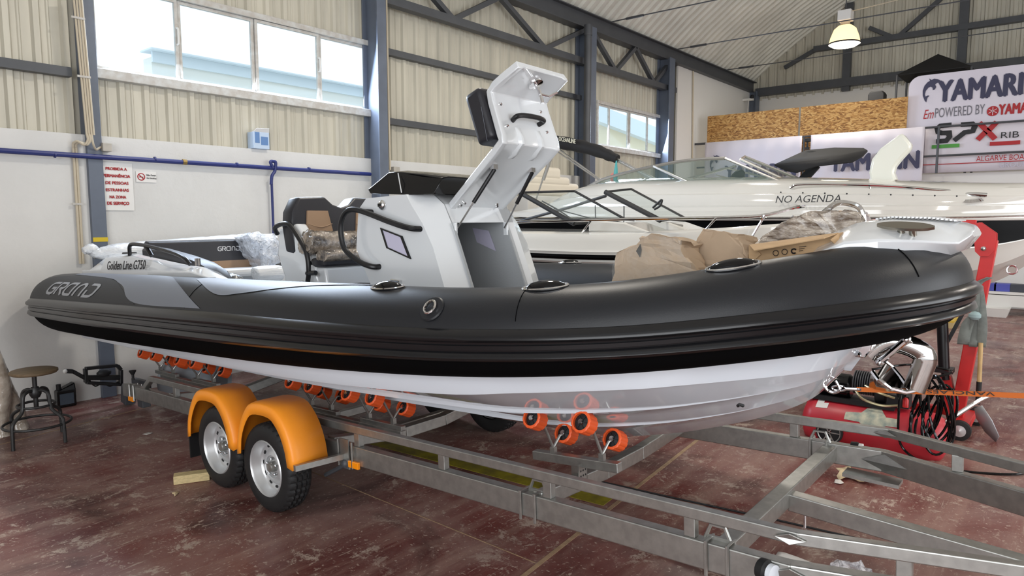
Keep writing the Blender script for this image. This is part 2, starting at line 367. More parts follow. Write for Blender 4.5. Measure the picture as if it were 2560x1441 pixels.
# arched corrugated roof, ribs along the arch
def arch(y):
    R, yc = 13.4, -0.9; zc = 5.97 - math.sqrt(R * R - (7.85 - yc) ** 2); return zc + math.sqrt(max(R * R - (y - yc) ** 2, 1))
ya = [7.92 - (7.92 - (-9.55)) * i / 26 for i in range(27)]
r = M(); cols = []
x = XF
while x < XB + .3:
    cols += [(x, 0), (x + .09, 0), (x + .125, .07), (x + .215, .07)]; x += .25
r.loft([[(cx, y, arch(y) + h) for cx, h in cols] for y in ya], closed=False); struct(r.build('ceiling', m_roof, smooth=30))
# back gable wall
gb = M(); gb.box(XB, XB + .2, YR, YW + .2, 0, 5.45); struct(gb.build('wall_back', m_white, smooth=0))
cladding('wall_back_cladding', [(-9.5, 8.1, 5.40, lambda y: arch(max(min(y, 8.1), -9.5)) + .05)], XB + .02, 'y', flip=1)
t = M(); t.box(XB - .22, XB - .02, -9.5, 7.7, 5.52, 5.74); t.box(XB - .2, XB - .02, -9.5, 6.1, 6.58, 6.72)
for y in (5.22, 2.55, -0.2, -3): t.box(XB - .18, XB - .02, y - .1, y + .1, 5.4, arch(y))
t.beam((XB - .12, 6.1, 6.62), (XB - .12, 6.9, 6.25), .1, .1); t.beam((XB - .12, 4.0, 6.65), (XB - .12, 3.0, 7.5), .1, .1); t.beam((XB - .12, 4.1, 6.65), (XB - .12, 4.7, 7.0), .1, .1); t.beam((XB - .12, 0.4, 6.65), (XB - .12, 1.6, 7.6), .1, .1)
struct(t.build('wall_back_frame', m_steel_dark, smooth=0))
# unseen right and front walls with assumed door openings that let daylight in
w = M(); w.box(XF, 1.5, YR - .2, YR, 0, 5.9); w.box(12.5, XB, YR - .2, YR, 0, 5.9); w.box(1.5, 12.5, YR - .2, YR, 5.1, 5.9); struct(w.build('wall_right', m_white, smooth=0))
w = M(); w.box(XF - .2, XF, YR, -4.6, 0, 7.9); w.box(XF - .2, XF, 2.6, YW, 0, 7.9); w.box(XF - .2, XF, -4.6, 2.6, 4.9, 7.9); struct(w.build('wall_front', m_white, smooth=0))
# roof tie rods
for i, xx in enumerate((9.5, 12.6, 15.6, 18.6)):
    q = M(); q.tube([(xx, 7.75, 5.95), (xx, -9.3, 5.95)], .012, 6); q.tube([(xx, 7.4, 5.95), (xx, 7.0, 5.95)], .026, 8); struct(q.build(f'ceiling_tie_rod_{i + 1}', m_steel_dark))
# mezzanine
XM = 17.2
m = M(); m.box(XM, XB, -9.5, 7.8, 2.56, 2.84); struct(m.build('floor_mezzanine', m_white, smooth=0))
m = M(); m.box(XM + .06, XM + .2, -9.5, 7.8, 2.44, 2.56); struct(m.build('trim_mezzanine_edge', mat('tan_timber_edge', (176, 160, 128), .7), smooth=0))
m = M(); m.box(XM + .5, XM + .65, -9.5, 7.8, 0, 2.44); struct(m.build('wall_back_lower', m_white, smooth=0))
# outside: the neighbouring building seen through the windows
m_out = mat('pale_blue_parapet', (222, 234, 244), .7); m_out2 = mat('pale_render', (234, 234, 228), .8)
YO = 15.5
def oz(px, py): p = W(px, py, 1, YO); return p[0], p[2]
m = M(); x0, z0 = oz(365, 122); x1, z1 = oz(905, 165)
m.box(x0 + .1, 30, YO, YO + .4, 0, oz(700, 198)[1]); struct(m.build('outside_building_wall', m_out2, smooth=0))
m = M(); m.box(x0, 30, YO - .25, YO + .3, oz(700, 186)[1], z0); m.box(x0 + .1, 30, YO - .06, YO, oz(800, 226)[1], oz(800, 214)[1] + .1); struct(m.build('outside_building_parapet', m_out, smooth=0))
YG = YO - 1.5; og = lambda px, py: W(px, py, 1, YG)
m = M(); m.prism([(*og(1440, 285)[:2], 0), (*og(1700, 380)[:2], 0), og(1700, 382), og(1440, 285)], (0, 2, 0)); struct(m.build('outside_gable_wall', mat('sandy_render', (226, 214, 184), .8), smooth=0))
m = M(); m.prism([og(1440, 290), og(1700, 387), og(1700, 348), og(1440, 250)], (0, -.3, 0)); struct(m.build('outside_gable_fascia', m_out, smooth=0))
m = M(); m.box(XF - 25, 60, YW + .3, 60, -.3, -.1); struct(m.build('outside_ground', m_out2, smooth=0))

p0_, p1_ = W(224, 648, 1, 7.845), W(262, 638, 1, 7.845)
for zz_ in (p1_[2], p1_[2] + .17): m = M(); m.box(2.69, 2.83, 7.843, 7.85, zz_ - .03, zz_ + .015); struct(m.build('trim_yellow_band', mat('yellow_paint_band', (214, 186, 40), .6), smooth=0))
# ------------------------------------------------------------------ boat materials
m_gel = mat('white_gelcoat', (214, 217, 220), 0.12, coat=0.6, spec=0.6)
m_hull = mat('white_hull_gelcoat', (212, 217, 224), 0.06, coat=0.8, spec=0.7)
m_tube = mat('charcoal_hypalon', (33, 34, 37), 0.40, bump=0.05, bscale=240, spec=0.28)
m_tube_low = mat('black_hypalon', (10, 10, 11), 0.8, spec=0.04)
m_rub = mat('black_rubber_strake', (24, 24, 26), 0.24, spec=0.4)
m_patch = mat('light_grey_hypalon', (108, 112, 120), 0.45); m_logo = mat('silver_grey_print', (150, 152, 156), 0.5)
m_ant = mat('anthracite_hypalon', (40, 41, 44), 0.5, spec=0.3)
m_deck = mat('grey_deck', (150, 152, 154), 0.6)
m_pc = mat('black_powder_coat', (20, 20, 23), 0.35)
m_vinyl = mat('black_vinyl', (34, 34, 40), 0.42, bump=0.05, bscale=180)
m_tan = mat('tan_vinyl', (150, 122, 96), 0.5, bump=0.05, bscale=160)
m_gloss = mat('gloss_black_acrylic', (12, 12, 14), 0.10, spec=0.35)
m_liner = mat('grey_locker_lining', (160, 163, 166), 0.7, bump=0.1, bscale=90)
m_lilac = mat('lilac_tinted_window', (196, 192, 214), 0.08, spec=0.7)
m_wrap = film('clear_plastic_wrap', (235, 238, 244), 0.55, 7.0)
m_wrapd = film('brownish_plastic_wrap', (206, 190, 170), 0.5, 11.0)
m_card = mat('brown_cardboard', (186, 154, 116), 0.75, noise=0.08, nscale=5, bump=0.06, bscale=40, stretch=(1, 1, 8))
m_card2 = mat('pale_brown_cardboard', (180, 158, 134), 0.72, noise=0.08, nscale=5, bump=0.12, bscale=14)
m_anch = mat('polished_anchor_steel', (176, 172, 168), 0.07, metal=1.0)
m_rod = mat('steel_rod', (190, 190, 192), 0.2, metal=1)
# ------------------------------------------------------------------ the big inflatable boat (local frame: x starboard, y bow, z up)
boat = thing('inflatable_boat', 'large rigid inflatable boat with charcoal tubes and white hull resting on the roller trailer', 'boat')
boat.location = tuple(BO); boat.rotation_euler = (TILT, 0, math.pi); del FRAME[boat.name]
_rows = [(1.15, -.36, 1.075, .03), (1.15, -.34, 1.08, .11), (1.15, -.28, 1.087, .18), (1.15, -.16, 1.092, .238), (1.15, 0.04, 1.097, .272), (1.155, .6, 1.10, .279), (1.16, 1.4, 1.10, .278), (1.165, 2.5, 1.102, .268), (1.15, 3.6, 1.103, .255), (1.12, 4.5, 1.113, .236), (1.04, 5.3, 1.130, .213), (.88, 5.95, 1.172, .20), (.63, 6.47, 1.24, .203), (.32, 6.82, 1.295, .208), (0, 6.93, 1.318, .208)]
TS = cr(_rows + [(-x, y, z, r) for x, y, z, r in _rows[-2::-1]], 8)
HALF = (len(TS) + 1) // 2
def tframe(s):
    i = int(s); fr = s - i; j = min(i + 1, len(TS) - 1)
    c = TS[i] * (1 - fr) + TS[j] * fr
    T = TS[min(i + 2, len(TS) - 1), :3] - TS[max(i - 1, 0), :3]; T = T / np.linalg.norm(T)
    n = np.cross(T, [0, 0, 1]); n /= np.linalg.norm(n); return c, n, np.cross(n, T)
def tpt(s, deg, e=0.0):
    c, n, u = tframe(s); a = math.radians(deg); return c[:3] + (c[3] + e) * (math.cos(a) * n + math.sin(a) * u)
def s_of_y(y): return float(np.interp(y, TS[:HALF, 1], np.arange(HALF)))
def sk(y):  # strake upper and lower edge angles at station y
    return np.interp(y, [-.3, 3.5, 5.5, 6.9], [13, 18, 11, 3]), np.interp(y, [-.3, 1.3, 4, 5.5, 6.9], [-22, -24, -25, -29, -32])
m = M(); n = 40; rings = []
for i in range(len(TS)):
    lo = sk(TS[i, 1])[1]
    degs = [lo + 360 * k / n for k in range(n)]
    rings.append([tpt(i, d) for d in degs])
nf = len(m.f)
m.loft(rings, True, True, True)
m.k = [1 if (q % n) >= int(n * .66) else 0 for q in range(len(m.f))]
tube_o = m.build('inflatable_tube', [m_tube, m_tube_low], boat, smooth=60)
# rubbing strake: ribbed band around the whole tube
m = M(); rings = []
prof = [(0.0, 0.001), (.05, .010), (.20, .034), (.30, .036), (.37, .026), (.39, .012), (.46, .010), (.48, .017), (.60, .018), (.62, .010), (.67, .010), (.70, .026), (.80, .038), (.92, .028), (.98, .006), (1.0, .001)]
for i in range(3, len(TS) - 3):
    hi, lo = sk(TS[i, 1]); rings.append([tpt(i, hi + (lo - hi) * f, e) for f, e in prof])
m.loft(rings, closed=False); m.build('rub_strake', m_rub, tube_o, smooth=50)
def patch(name, mt, lower, upper, nu=10, e=.0025):
    lo = cr([(y, d) for y, d in lower], 6); up = cr([(y, d) for y, d in upper], 6); m = M()
    k = 40; lo = np.array([[np.interp(t, np.linspace(0, 1, len(lo)), lo[:, c]) for c in (0, 1)] for t in np.linspace(0, 1, k)]); up = np.array([[np.interp(t, np.linspace(0, 1, len(up)), up[:, c]) for c in (0, 1)] for t in np.linspace(0, 1, k)])
    m.loft([[tpt(s_of_y(a[0] + (b[0] - a[0]) * j / nu), a[1] + (b[1] - a[1]) * j / nu, e) for j in range(nu + 1)] for a, b in zip(lo, up)], closed=False)
    return m.build(name, mt, tube_o, smooth=60)
patch('anthracite_panel', m_ant, [(-.12, 14), (.6, 15), (1.4, 16), (2.32, 19)], [(-.12, 40), (.2, 66), (1.2, 74), (1.78, 56)], e=.0018)
patch('grey_panel', m_patch, [(.58, 76), (1.5, 66), (1.80, 55), (1.98, 46), (2.32, 21), (3.25, 21)], [(.58, 92), (1.2, 95), (1.8, 95), (2.3, 90), (2.72, 62), (3.25, 21)], e=.003)
patch('grey_panel', m_patch, [(2.86, 77), (3.32, 45), (3.6, 48), (3.93, 62), (4.25, 76), (4.6, 86)], [(2.88, 100), (3.3, 105), (3.7, 105), (4.1, 102), (4.4, 98), (4.62, 92)], e=.003)
# GRAND lettering as rounded strokes on the tube
def strokes(paths, wid, f, mt, parent, name='lettering', seg=.12):
    m = M()
    for P in paths:
        P = _n(P); P = np.vstack([np.vstack([P[i] + (P[i + 1] - P[i]) * j / max(1, math.ceil(np.linalg.norm(P[i + 1] - P[i]) / seg)) for j in range(max(1, math.ceil(np.linalg.norm(P[i + 1] - P[i]) / seg)))]) for i in range(len(P) - 1)] + [P[-1:]]); k = len(P); a = []
        for i in range(k):
            t = P[min(i + 1, k - 1)] - P[max(i - 1, 0)]; t = t / (np.linalg.norm(t) + 1e-9); nn = _n([-t[1], t[0]]) * wid / 2
            if 0 < i < k - 1: e_ = P[i] - P[i - 1]; e_ = e_ / (np.linalg.norm(e_) + 1e-9); nn = nn / max(.55, abs(float(np.dot(e_, t))))
            a.append((P[i] + nn, P[i] - nn))
        m.loft([[f(*q[0]), f(*q[1])] for q in a], closed=False)
    return m.build(name, mt, parent, smooth=0)
def arc(cx, cy, rx, ry, a0, a1, n=8): return [(cx + rx * math.cos(math.radians(a0 + (a1 - a0) * i / n)), cy + ry * math.sin(math.radians(a0 + (a1 - a0) * i / n))) for i in range(n + 1)]
GR = []   # letters in a box 0..5.2 wide, 1 high
GR.append([(.92, .95), (.45, .95)] + arc(.4, .65, .32, .3, 90, 180) + arc(.4, .35, .32, .3, 180, 270) + [(.62, .05)] + arc(.62, .3, .25, .25, -90, 0) + [(.87, .48), (.45, .48)])
GR.append([(1.12, 0), (1.12, .95), (1.6, .95)] + arc(1.62, .72, .24, .23, 90, -90) + [(1.35, .49)]); GR.append([(1.5, .49), (1.88, 0)])
GR.append([(2.9, 0), (2.9, .95), (2.45, .95)] + arc(2.4, .65, .3, .3, 90, 180) + arc(2.4, .32, .3, .27, 180, 270) + [(2.9, .05)])
GR.append([(3.32, 0), (3.32, .55)] + arc(3.67, .6, .35, .35, 180, 0) + [(4.02, 0)])
GR.append([(4.4, .95), (4.85, .95)] + arc(4.9, .6, .4, .35, 90, 0) + arc(4.9, .38, .4, .34, 0, -90) + [(4.42, .04), (4.42, .48)])
def tubef(u, v): # lean the letters and lay them on the stern of the near tube
    y = .38 + (u + v * .32) * .208; return tpt(s_of_y(y), 24 + v * 25, .0045)
strokes(GR, .19, tubef, m_logo, tube_o)
# grip pads on the tube top, lifting ring, seams
def grip(y, deg, mirror=False):
    s = s_of_y(y); s = len(TS) - 1 - s if mirror else s
    c, nn, u = tframe(s); a = math.radians(deg); up = math.cos(a) * nn + math.sin(a) * u; T = np.cross(u, nn) * -1; T = np.cross(up, np.cross(T, up)); sd = np.cross(T, up); p = tpt(s, deg, -.004)
    m = M(); rings = []
    for i in range(7):
        t = math.pi / 2 * i / 6; rings.append([p + T * .10 * math.cos(t) * math.cos(q) + sd * .045 * math.cos(t) * math.sin(q) + up * .035 * math.sin(t) for q in np.linspace(0, 2 * math.pi, 21)[:-1]])
    m.loft(rings); g = m.build('grip_pad', m_gloss, tube_o)
    m = M(); m.tube([p + T * .108 * math.cos(q) + sd * .05 * math.sin(q) + up * .006 for q in np.linspace(0, 2 * math.pi, 25)[:-1]], .006, 6, closed=True); m.build('rim', m_chrome, g)
for y in (4.75, 5.66, 6.40): grip(y, 80)
grip(4.30, 86, True)
pp = tpt(s_of_y(5.15), 37, .002); c, nn, u = tframe(s_of_y(5.15)); a = math.radians(37); up = math.cos(a) * nn + math.sin(a) * u; T = _n([0, 1, 0]); T = T - up * np.dot(T, up); T /= np.linalg.norm(T); sd = np.cross(T, up)
m = M(); m.lathe([(.0, .008), (.06, .006), (.066, 0)], pp, up, 24); dr = m.build('ring_patch', m_tube, tube_o)
m = M(); m.tube([pp + up * .018 + T * .030 * math.cos(q) + sd * .034 * math.sin(q) for q in np.linspace(0, 2 * math.pi, 17)[:-1]], .006, 6, closed=True); m.build('lifting_ring', m_chrome, dr)
for y in (3.05, 5.58, 6.845):
    m = M(); s = s_of_y(y); m.tube([tpt(s, d, .0005) for d in range(20, 96, 4)], .0022, 5); m.build('seam', m_tube_low, tube_o)
# hull
HS = [  # y, keel z, chine x, chine z
 (.30, .37, 1.08, .775), (1.5, .36, 1.08, .765), (3.0, .35, 1.08, .755), (4.0, .35, 1.07, .765), (4.95, .36, .99, .79), (5.4, .385, .91, .83), (5.75, .455, .83, .865), (6.05, .545, .73, .895), (6.3, .64, .54, .925), (6.5, .75, .30, .945), (6.64, .90, .06, .955)]
HS = cr(HS, 5)
fwd = lambda y, z, zk: y + max(0.0, z - zk) * .62 * min(1.0, max(0.0, (y - 6.1) / .5)) ** 1.5
def hull_ring(y, zk, xc, zc):
    cv = lerp(y, [4.5, 6.2], [0, .10])
    def B(f): return (xc * f, zk + (zc - zk) * (f - cv * math.sin(math.pi * f)))
    pts = [(0.0, zk)]; k = lerp(y, [4.6, 6.35], [1, 0.25])
    for f0 in (.40, .70):
        on = .055 * k + .004; x0, z0 = B(f0 - on); pts += [B(f0 - on - .1), (x0, z0), (xc * f0, z0 + .003), (B(f0 + .004))]
    pts += [B(.85), (xc, zc), (xc + .035 * k, zc - .004), (xc + .045 * k + .0, zc + .02)]
    pts += [(xc + .055 * k, zc + .10), (xc + .05 * k, zc + .22)]
    return pts
m = M(); rings = []
for r in HS:
    h = hull_ring(*r); full = [(-x, fwd(r[0], z, r[1]), z) for x, z in h[::-1]][:-1] + [(x, fwd(r[0], z, r[1]), z) for x, z in h]
    rings.append(full)
rings.append([(0.0, p[1] + .03, p[2]) for p in rings[-1]])
m.loft(rings, closed=False); hull = m.build('hull', m_hull, boat, smooth=22)
m = M(); m.add(rings[0], [tuple(range(len(rings[0])))]); m.build('transom', m_gel, boat, smooth=0)
m = M(); dpts = [(.25, 1.0), (3.6, 1.0), (4.6, .95), (5.4, .84), (6.0, .66), (6.45, .40), (6.7, .15)]
m.loft([[(-x, y, .96 + .25 * max(0, (y - 5.2) / 1.5)), (x, y, .96 + .25 * max(0, (y - 5.2) / 1.5))] for y, x in dpts], closed=False); m.build('deck', m_deck, boat, smooth=0)
m = M(); m.tube([L(1845, 1015, 0, .55), np.array(L(1853, 1010, 0, .55)) + _n([.02, 0, 0]), L(1858, 1015, 0, .55)], .008, 6); m.build('drain_fitting', m_black, hull)
# bow eye
m = M(); m.tube(cr([L(2062, 962, 0, 0), L(2068, 975, 0, 0), L(2084, 982, 0, 0), L(2099, 974, 0, 0), L(2090, 952, 0, 0)], 5), .008, 8); m.build('bow_eye', m_chrome, hull)
# ---- console
lev = [(.93, 3.80, 4.58, 4.66), (1.27, 3.72, 4.485, 4.56), (1.53, 3.575, 4.395, 4.465), (1.68, 3.60, 4.31, 4.405), (1.80, 3.62, 4.215, 4.345), (1.87, 3.71, 4.17, 4.25)]
XS, XFc = .47, .31
m = M()
def Cr(z, yr, ys, yf, s): i = (1.87 - z) * .02; return [(s * (XS - .08), yr + 0.0 if False else yr - .0, z), (s * XS, yr + .06, z), (s * XS, ys, z), (s * XFc, yf, z)]
right = [Cr(*l, 1) for l in lev]; left = [Cr(*l, -1) for l in lev]
m.loft(right, closed=False); m.loft(left, closed=False)
m.loft([[left[i][0], right[i][0]] for i in range(len(lev))], closed=False)
m.add([right[-1][0], right[-1][1], right[-1][2], right[-1][3], left[-1][3], left[-1][2], left[-1][1], left[-1][0]], [tuple(range(8))])
# front face round the locker opening
XO, OX = .255, .045
fy = lambda z: lerp(z, [l[0] for l in lev], [l[3] for l in lev])
zt, zb = 1.68, 1.0
zs = sorted(set([l[0] for l in lev] + [zt, zb]))
for s in (1, -1): m.loft([[(s * XFc, fy(z), z), (s * XO + OX, fy(z), z)] for z in zs], closed=False)
m.loft([[(-XFc, fy(z), z), (XFc, fy(z), z)] for z in (zt, 1.80, 1.87)], closed=False); m.loft([[(-XFc, fy(z), z), (XFc, fy(z), z)] for z in (.93, zb)], closed=False)
console = m.build('console', m_gel, boat, smooth=18)
m = M()
for z0, z1 in ((zb, 1.27), (1.27, 1.53), (1.53, zt)): m.loft([[(x + OX, fy(z) + .012, z) for x in (XO, XO + .022)] for z in (z0, z1)], closed=False); m.loft([[(-x + OX, fy(z) + .012, z) for x in (XO, XO + .022)] for z in (z0, z1)], closed=False)
zz = [zb, 1.27, 1.53, zt]
m.loft([[(s * XO + OX, fy(z) - d, z) for z in zz] for s, d in ((1, 0), (1, .6), (-1, .6), (-1, 0))], closed=False)
m.add([(-XO + OX, fy(zt), zt), (XO + OX, fy(zt), zt), (XO + OX, fy(zt) - .6, zt), (-XO + OX, fy(zt) - .6, zt)], [(0, 1, 2, 3)])
m.build('locker_lining', m_liner, console, smooth=0)
m = M(); P = [L(x, y, 0, -XO + OX + .006) for x, y in ((1182, 570), (1222, 577), (1240, 628), (1193, 606))]; m.prism(P, (.004, 0, 0)); lw = m.build('locker_window', m_lilac, console, smooth=0)
for s in (1, -1): m = M(); m.box(s * XO + OX - .012, s * XO + OX + .012, fy(1.66) - .01, fy(1.66) + .025, 1.59, 1.68); m.build('strut_bracket', m_gel, console, smooth=0, bevel=.004)
# side window
wy = [(3.91, 1.668), (4.12, 1.607), (4.195, 1.458), (3.965, 1.532)]
def inset(P, d):
    c = _n(P).mean(0); return [tuple(c + (_n(p) - c) * (1 - d)) for p in P]
m = M(); o_, i_ = wy, inset(wy, .16); m.loft([[(XS + .001, *p) for p in o_], [(XS + .012, *p) for p in o_], [(XS + .012, *p) for p in i_]]); sw = m.build('side_window', m_gloss, console, smooth=0)
m = M(); m.prism([(XS + .003, *p) for p in i_], (.004, 0, 0)); m.build('pane', m_lilac, sw, smooth=0)
m = M(); m.sph((XS + .008, 3.94, 1.815), (.022, .034, .034), 12); nl = m.build('navigation_light', m_chrome, console); m = M(); m.box(XS + .02, XS + .034, 3.925, 3.955, 1.805, 1.825); m.build('lens', m_gloss, nl, smooth=0)
m = M(); m.tube(cr([(XS - .02, 4.30, 1.645), (XS + .05, 4.24, 1.655), (XS + .06, 4.07, 1.70), (XS + .07, 3.79, 1.785), (XS + .085, 3.67, 1.79), (XS + .095, 3.61, 1.72), (XS + .095, 3.60, 1.63), (XS + .09, 3.63, 1.53), (XS + .07, 3.74, 1.45), (XS + .04, 3.85, 1.41), (XS - .02, 3.88, 1.41)], 6), .019, 10); m.tube([(XS - .02, 3.83, 1.775), (XS + .07, 3.80, 1.782)], .017, 8); m.build('handrail', m_pc, console)
# dark hood over the dash
m = M()
for s in (1, -1):
    pass
pr = [(3.77, 1.93, .455), (3.90, 2.035, .38), (4.02, 2.03, .38), (4.20, 2.0, .36), (4.36, 1.965, .33), (4.34, 1.86, .40), (4.17, 1.868, .465), (3.80, 1.90, .46)]
m.loft([[(x, y, z) for y, z, x in pr], [(x * .82, y, z + (.012 if z > 1.95 else 0)) for y, z, x in pr], [(-x * .82, y, z + (.012 if z > 1.95 else 0)) for y, z, x in pr], [(-x, y, z) for y, z, x in pr]], True, True, True)
hood = m.build('dash_hood', m_gloss, console, smooth=30, bevel=.006)
m = M(); m.tube([(.398, 4.02, 2.02), (.464, 4.12, 1.885)], .0035, 5); m.build('joint_strip', m_gel, hood)
# ---- raised console lid with the forward seat on its back
HP = [(4.35, 1.765), (4.85, 2.135), (4.745, 2.45), (4.945, 2.56)]   # inner face, hinge to tip (y, z)
def lid_ring(x, t):
    out = []
    P = _n(HP)
    for i in range(4):
        d = P[min(i + 1, 3)] - P[max(i - 1, 0)]; d /= np.linalg.norm(d); nrm = _n([-d[1], d[0]]); out.append((x, *(P[i] + nrm * t)))
    return out
def lid_fine(x, t): return [tuple(p) for p in lid_ring(x, t)]
m = M(); HW = .325
def shape(t, hw):
    P = _n(HP); rr = []
    pts = []
    for i in range(3):
        for k in range(6): pts.append(P[i] + (P[i + 1] - P[i]) * k / 6)
    pts.append(P[3])
    q = _n(pts); q2 = q.copy()
    for _ in range(1): q2[1:-1] = (q[:-2] + 6 * q[1:-1] + q[2:]) / 8; q = q2.copy()
    return q
Q = shape(0, HW)
def offs(t):
    out = []
    for i in range(len(Q)):
        d = Q[min(i + 1, len(Q) - 1)] - Q[max(i - 1, 0)]; d /= np.linalg.norm(d); out.append(Q[i] + _n([-d[1], d[0]]) * t)
    return out
I_, O_ = offs(0.0), offs(.05); D_ = offs(.012)
rings = []
for i in range(len(Q)):
    w_ = lerp(i, [0, 6, 12, 15, 18], [.25, .28, .27, .26, .24])
    def P3(x, q): return (x, q[0], q[1])
    rings.append([P3(w_, O_[i]), P3(w_ + .012, I_[i]), P3(w_ - .03, I_[i]), P3(w_ - .05, D_[i]), P3(-w_ + .05, D_[i]), P3(-w_ + .03, I_[i]), P3(-w_ - .012, I_[i]), P3(-w_, O_[i])])
m.loft(rings, True, True, True); lid = m.build('console_lid', m_gel, boat, smooth=40, bevel=.006)
def on_lid(i, x, lift=.0):
    k = int(i); fr = i - k; a = D_[k] * (1 - fr) + D_[min(k + 1, len(Q) - 1)] * fr; d = Q[min(k + 1, len(Q) - 1)] - Q[k]; d = d / np.linalg.norm(d); nn = _n([d[1], -d[0]]); a = a + nn * lift; return _n([x, a[0], a[1]])
m = M(); m.tube(cr([on_lid(9.0, .13, 0), on_lid(9.1, .135, .045), on_lid(9.2, .07, .06), on_lid(9.2, -.07, .06), on_lid(9.1, -.135, .045), on_lid(9.0, -.13, 0)], 5), .016, 10); m.build('grab_handle', m_pc, lid)
for x in (.10, -.10):
    m = M(); m.loft([[on_lid(i, x + dx, l * k_) for dx, l in ((-.026, 0), (-.010, .018), (.010, .018), (.026, 0))] for i, k_ in ((4.7, .1), (5.2, .9), (6, 1), (6.8, 1), (7.5, .7), (8.2, .1))], closed=False); m.build('stiffening_rib', m_gel, lid, smooth=40)
for i, x in ((10.8, .20), (10.8, -.20), (8.2, .20), (8.2, -.20), (.5, .16), (.5, -.16), (.3, .18), (.3, -.18)): m = M(); m.lathe([(0, .008), (.010, .006), (.012, 0)], on_lid(i, x, 0), (0, .8, -.4), 10); m.build('screw_head', m_chrome, lid)
m = M(); p = on_lid(15.5, -.02, 0); m.lathe([(.05, 0), (.048, .012), (.012, .016), (.010, .07), (0, .07)], p, (0, .45, -.9), 16); m.tube([p + _n([0, .03, -.07]), p + _n([-.03, .08, -.09]), p + _n([-.09, .10, -.06])], .008, 6); m.tube([p + _n([.0, .03, -.05]), p + _n([.0, .05, -.13])], .012, 8); m.build('lid_latch', m_chrome, lid)
for s in (1, -1):
    a = _n([s * .235 + OX, fy(1.64) - .0, 1.64]); b = on_lid(3.9, s * .19, .02); mid = a + (b - a) * .45; m = M(); m.tube([mid, b], .013, 10); g = m.build('gas_strut', m_pc, lid); m = M(); m.tube([a, mid], .006, 8); m.build('strut_rod', m_rod, g); m = M(); m.box(*(b[0] - .02, b[0] + .02), *(b[1] - .02, b[1] + .01), *(b[2] + .0, b[2] + .03)); m.build('strut_mount', m_chrome, g, smooth=0)
# cushion on the outside of the lid
def cushion(name, mt, parent, i0, i1, hw, d0, d1, bev=.03):
    m = M(); ii = np.linspace(i0, i1, 7)
    def pt(i, x, d):
        a = O_[8] + (O_[10] - O_[8]) * (i - 8) / 2; dd = Q[9] - Q[8]; dd = dd / np.linalg.norm(dd); return (x, a[0] - dd[1] * d, a[1] + dd[0] * d)
    m.loft([[pt(i, hw, d0), pt(i, hw, d1), pt(i, -hw, d1), pt(i, -hw, d0)] for i in ii], True, True, True); return m.build(name, mt, parent, smooth=30, bevel=bev, seg=3)
cu = cushion('seat_cushion', m_vinyl, lid, 7.1, 13.2, .30, .005, .145)
m = M()
dd = Q[9] - Q[8]; dd = dd / np.linalg.norm(dd)
m.tube([(.302, O_[7][0] - dd[1] * .06, O_[7][1] + dd[0] * .06), (.302, O_[11][0] - dd[1] * .06 + .03, O_[11][1] + dd[0] * .06)], .0014, 5); m.build('stitching', m_patch, cu)
m = M(); pts = [on_lid(i, -.275, l) for i, l in ((11.2, -.02), (9, -.01), (6.6, .0), (5.6, -.0))]; m.loft([[p + _n([0, 0, 0]), p + _n([-.05, -.02, .02]), p + _n([-.05, -.09, .06]), p + _n([0, -.09, .06])] for p in pts], True, True, True); m.build('side_bolster', m_vinyl, lid, smooth=30, bevel=.01)
# ---- helm seat
seat = M(); seat.add([], [])
S0 = [(2.70, .93), (2.70, 1.33), (2.62, 1.50), (2.66, 1.70), (2.90, 1.735), (3.02, 1.60), (3.12, 1.40), (3.14, 1.30), (3.12, .93)]
SW = .46
seat.loft([[(x, y, z) for y, z in S0] for x in (SW, SW - .10)], True, True, True); seat.loft([[(x, y, z) for y, z in S0] for x in (-SW, -SW + .10)], True, True, True)
seat.prism([(-SW + .02, 2.78, .93), (-SW + .02, 2.78, 1.40), (-SW + .02, 3.22, 1.40), (-SW + .02, 3.26, .93)], (2 * SW - .04, 0, 0))
helm = seat.build('helm_seat', m_gel, boat, smooth=20, bevel=.02)
BS = [(-.47, 1.52), (-.48, 1.72), (-.46, 1.83), (-.39, 1.94), (-.15, 1.95), (-.08, 1.89), (0, 1.865), (.08, 1.89), (.15, 1.95), (.39, 1.94), (.46, 1.83), (.48, 1.72), (.47, 1.52), (.38, 1.42), (-.38, 1.42)]
m = M(); lean = lambda z: -.10 * (z - 1.42)
m.loft([[(x * sc, 2.86 + d + lean(z), 1.7 + (z - 1.7) * sc) for x, z in BS] for d, sc in ((-.12, .93), (-.10, .98), (.0, 1.0), (.04, .97))], True, True, True)
bk = m.build('seat_backrest', m_vinyl, helm, smooth=50, bevel=.012)
for s in (1, -1):
    m = M(); P = [(s * .10, 1.45), (s * .11, 1.66), (s * .14, 1.835), (s * .33, 1.835), (s * .36, 1.66), (s * .35, 1.45)]; m.loft([[(s * .23 + (x - s * .23) * q, 2.89 + d + lean(z), z) for x, z in P] for d, q in ((.0, 1.0), (.022, .98), (.03, .86))], True, False, True); t_ = m.build('tan_insert', m_tan, bk, smooth=40)
    m = M(); m.tube(cr([(s * .12, 2.917 + lean(1.72), 1.73), (s * .23, 2.922 + lean(1.7), 1.705), (s * .34, 2.917 + lean(1.72), 1.73)], 5), .004, 6); m.build('seam', m_tan, t_)
m = M(); m.tube(cr([(SW + .01, 2.66, 1.66), (SW + .04, 2.68, 1.71), (SW + .05, 2.80, 1.735), (SW + .05, 2.90, 1.72), (SW + .05, 3.03, 1.60), (SW + .05, 3.10, 1.50), (SW + .05, 3.11, 1.36), (SW + .05, 3.06, 1.2), (SW + .05, 3.05, 1.0)], 6), .018, 10); m.tube([(SW + .05, 3.09, 1.36), (SW + .05, 3.20, 1.365)], .018, 8); m.build('handrail', m_pc, helm)
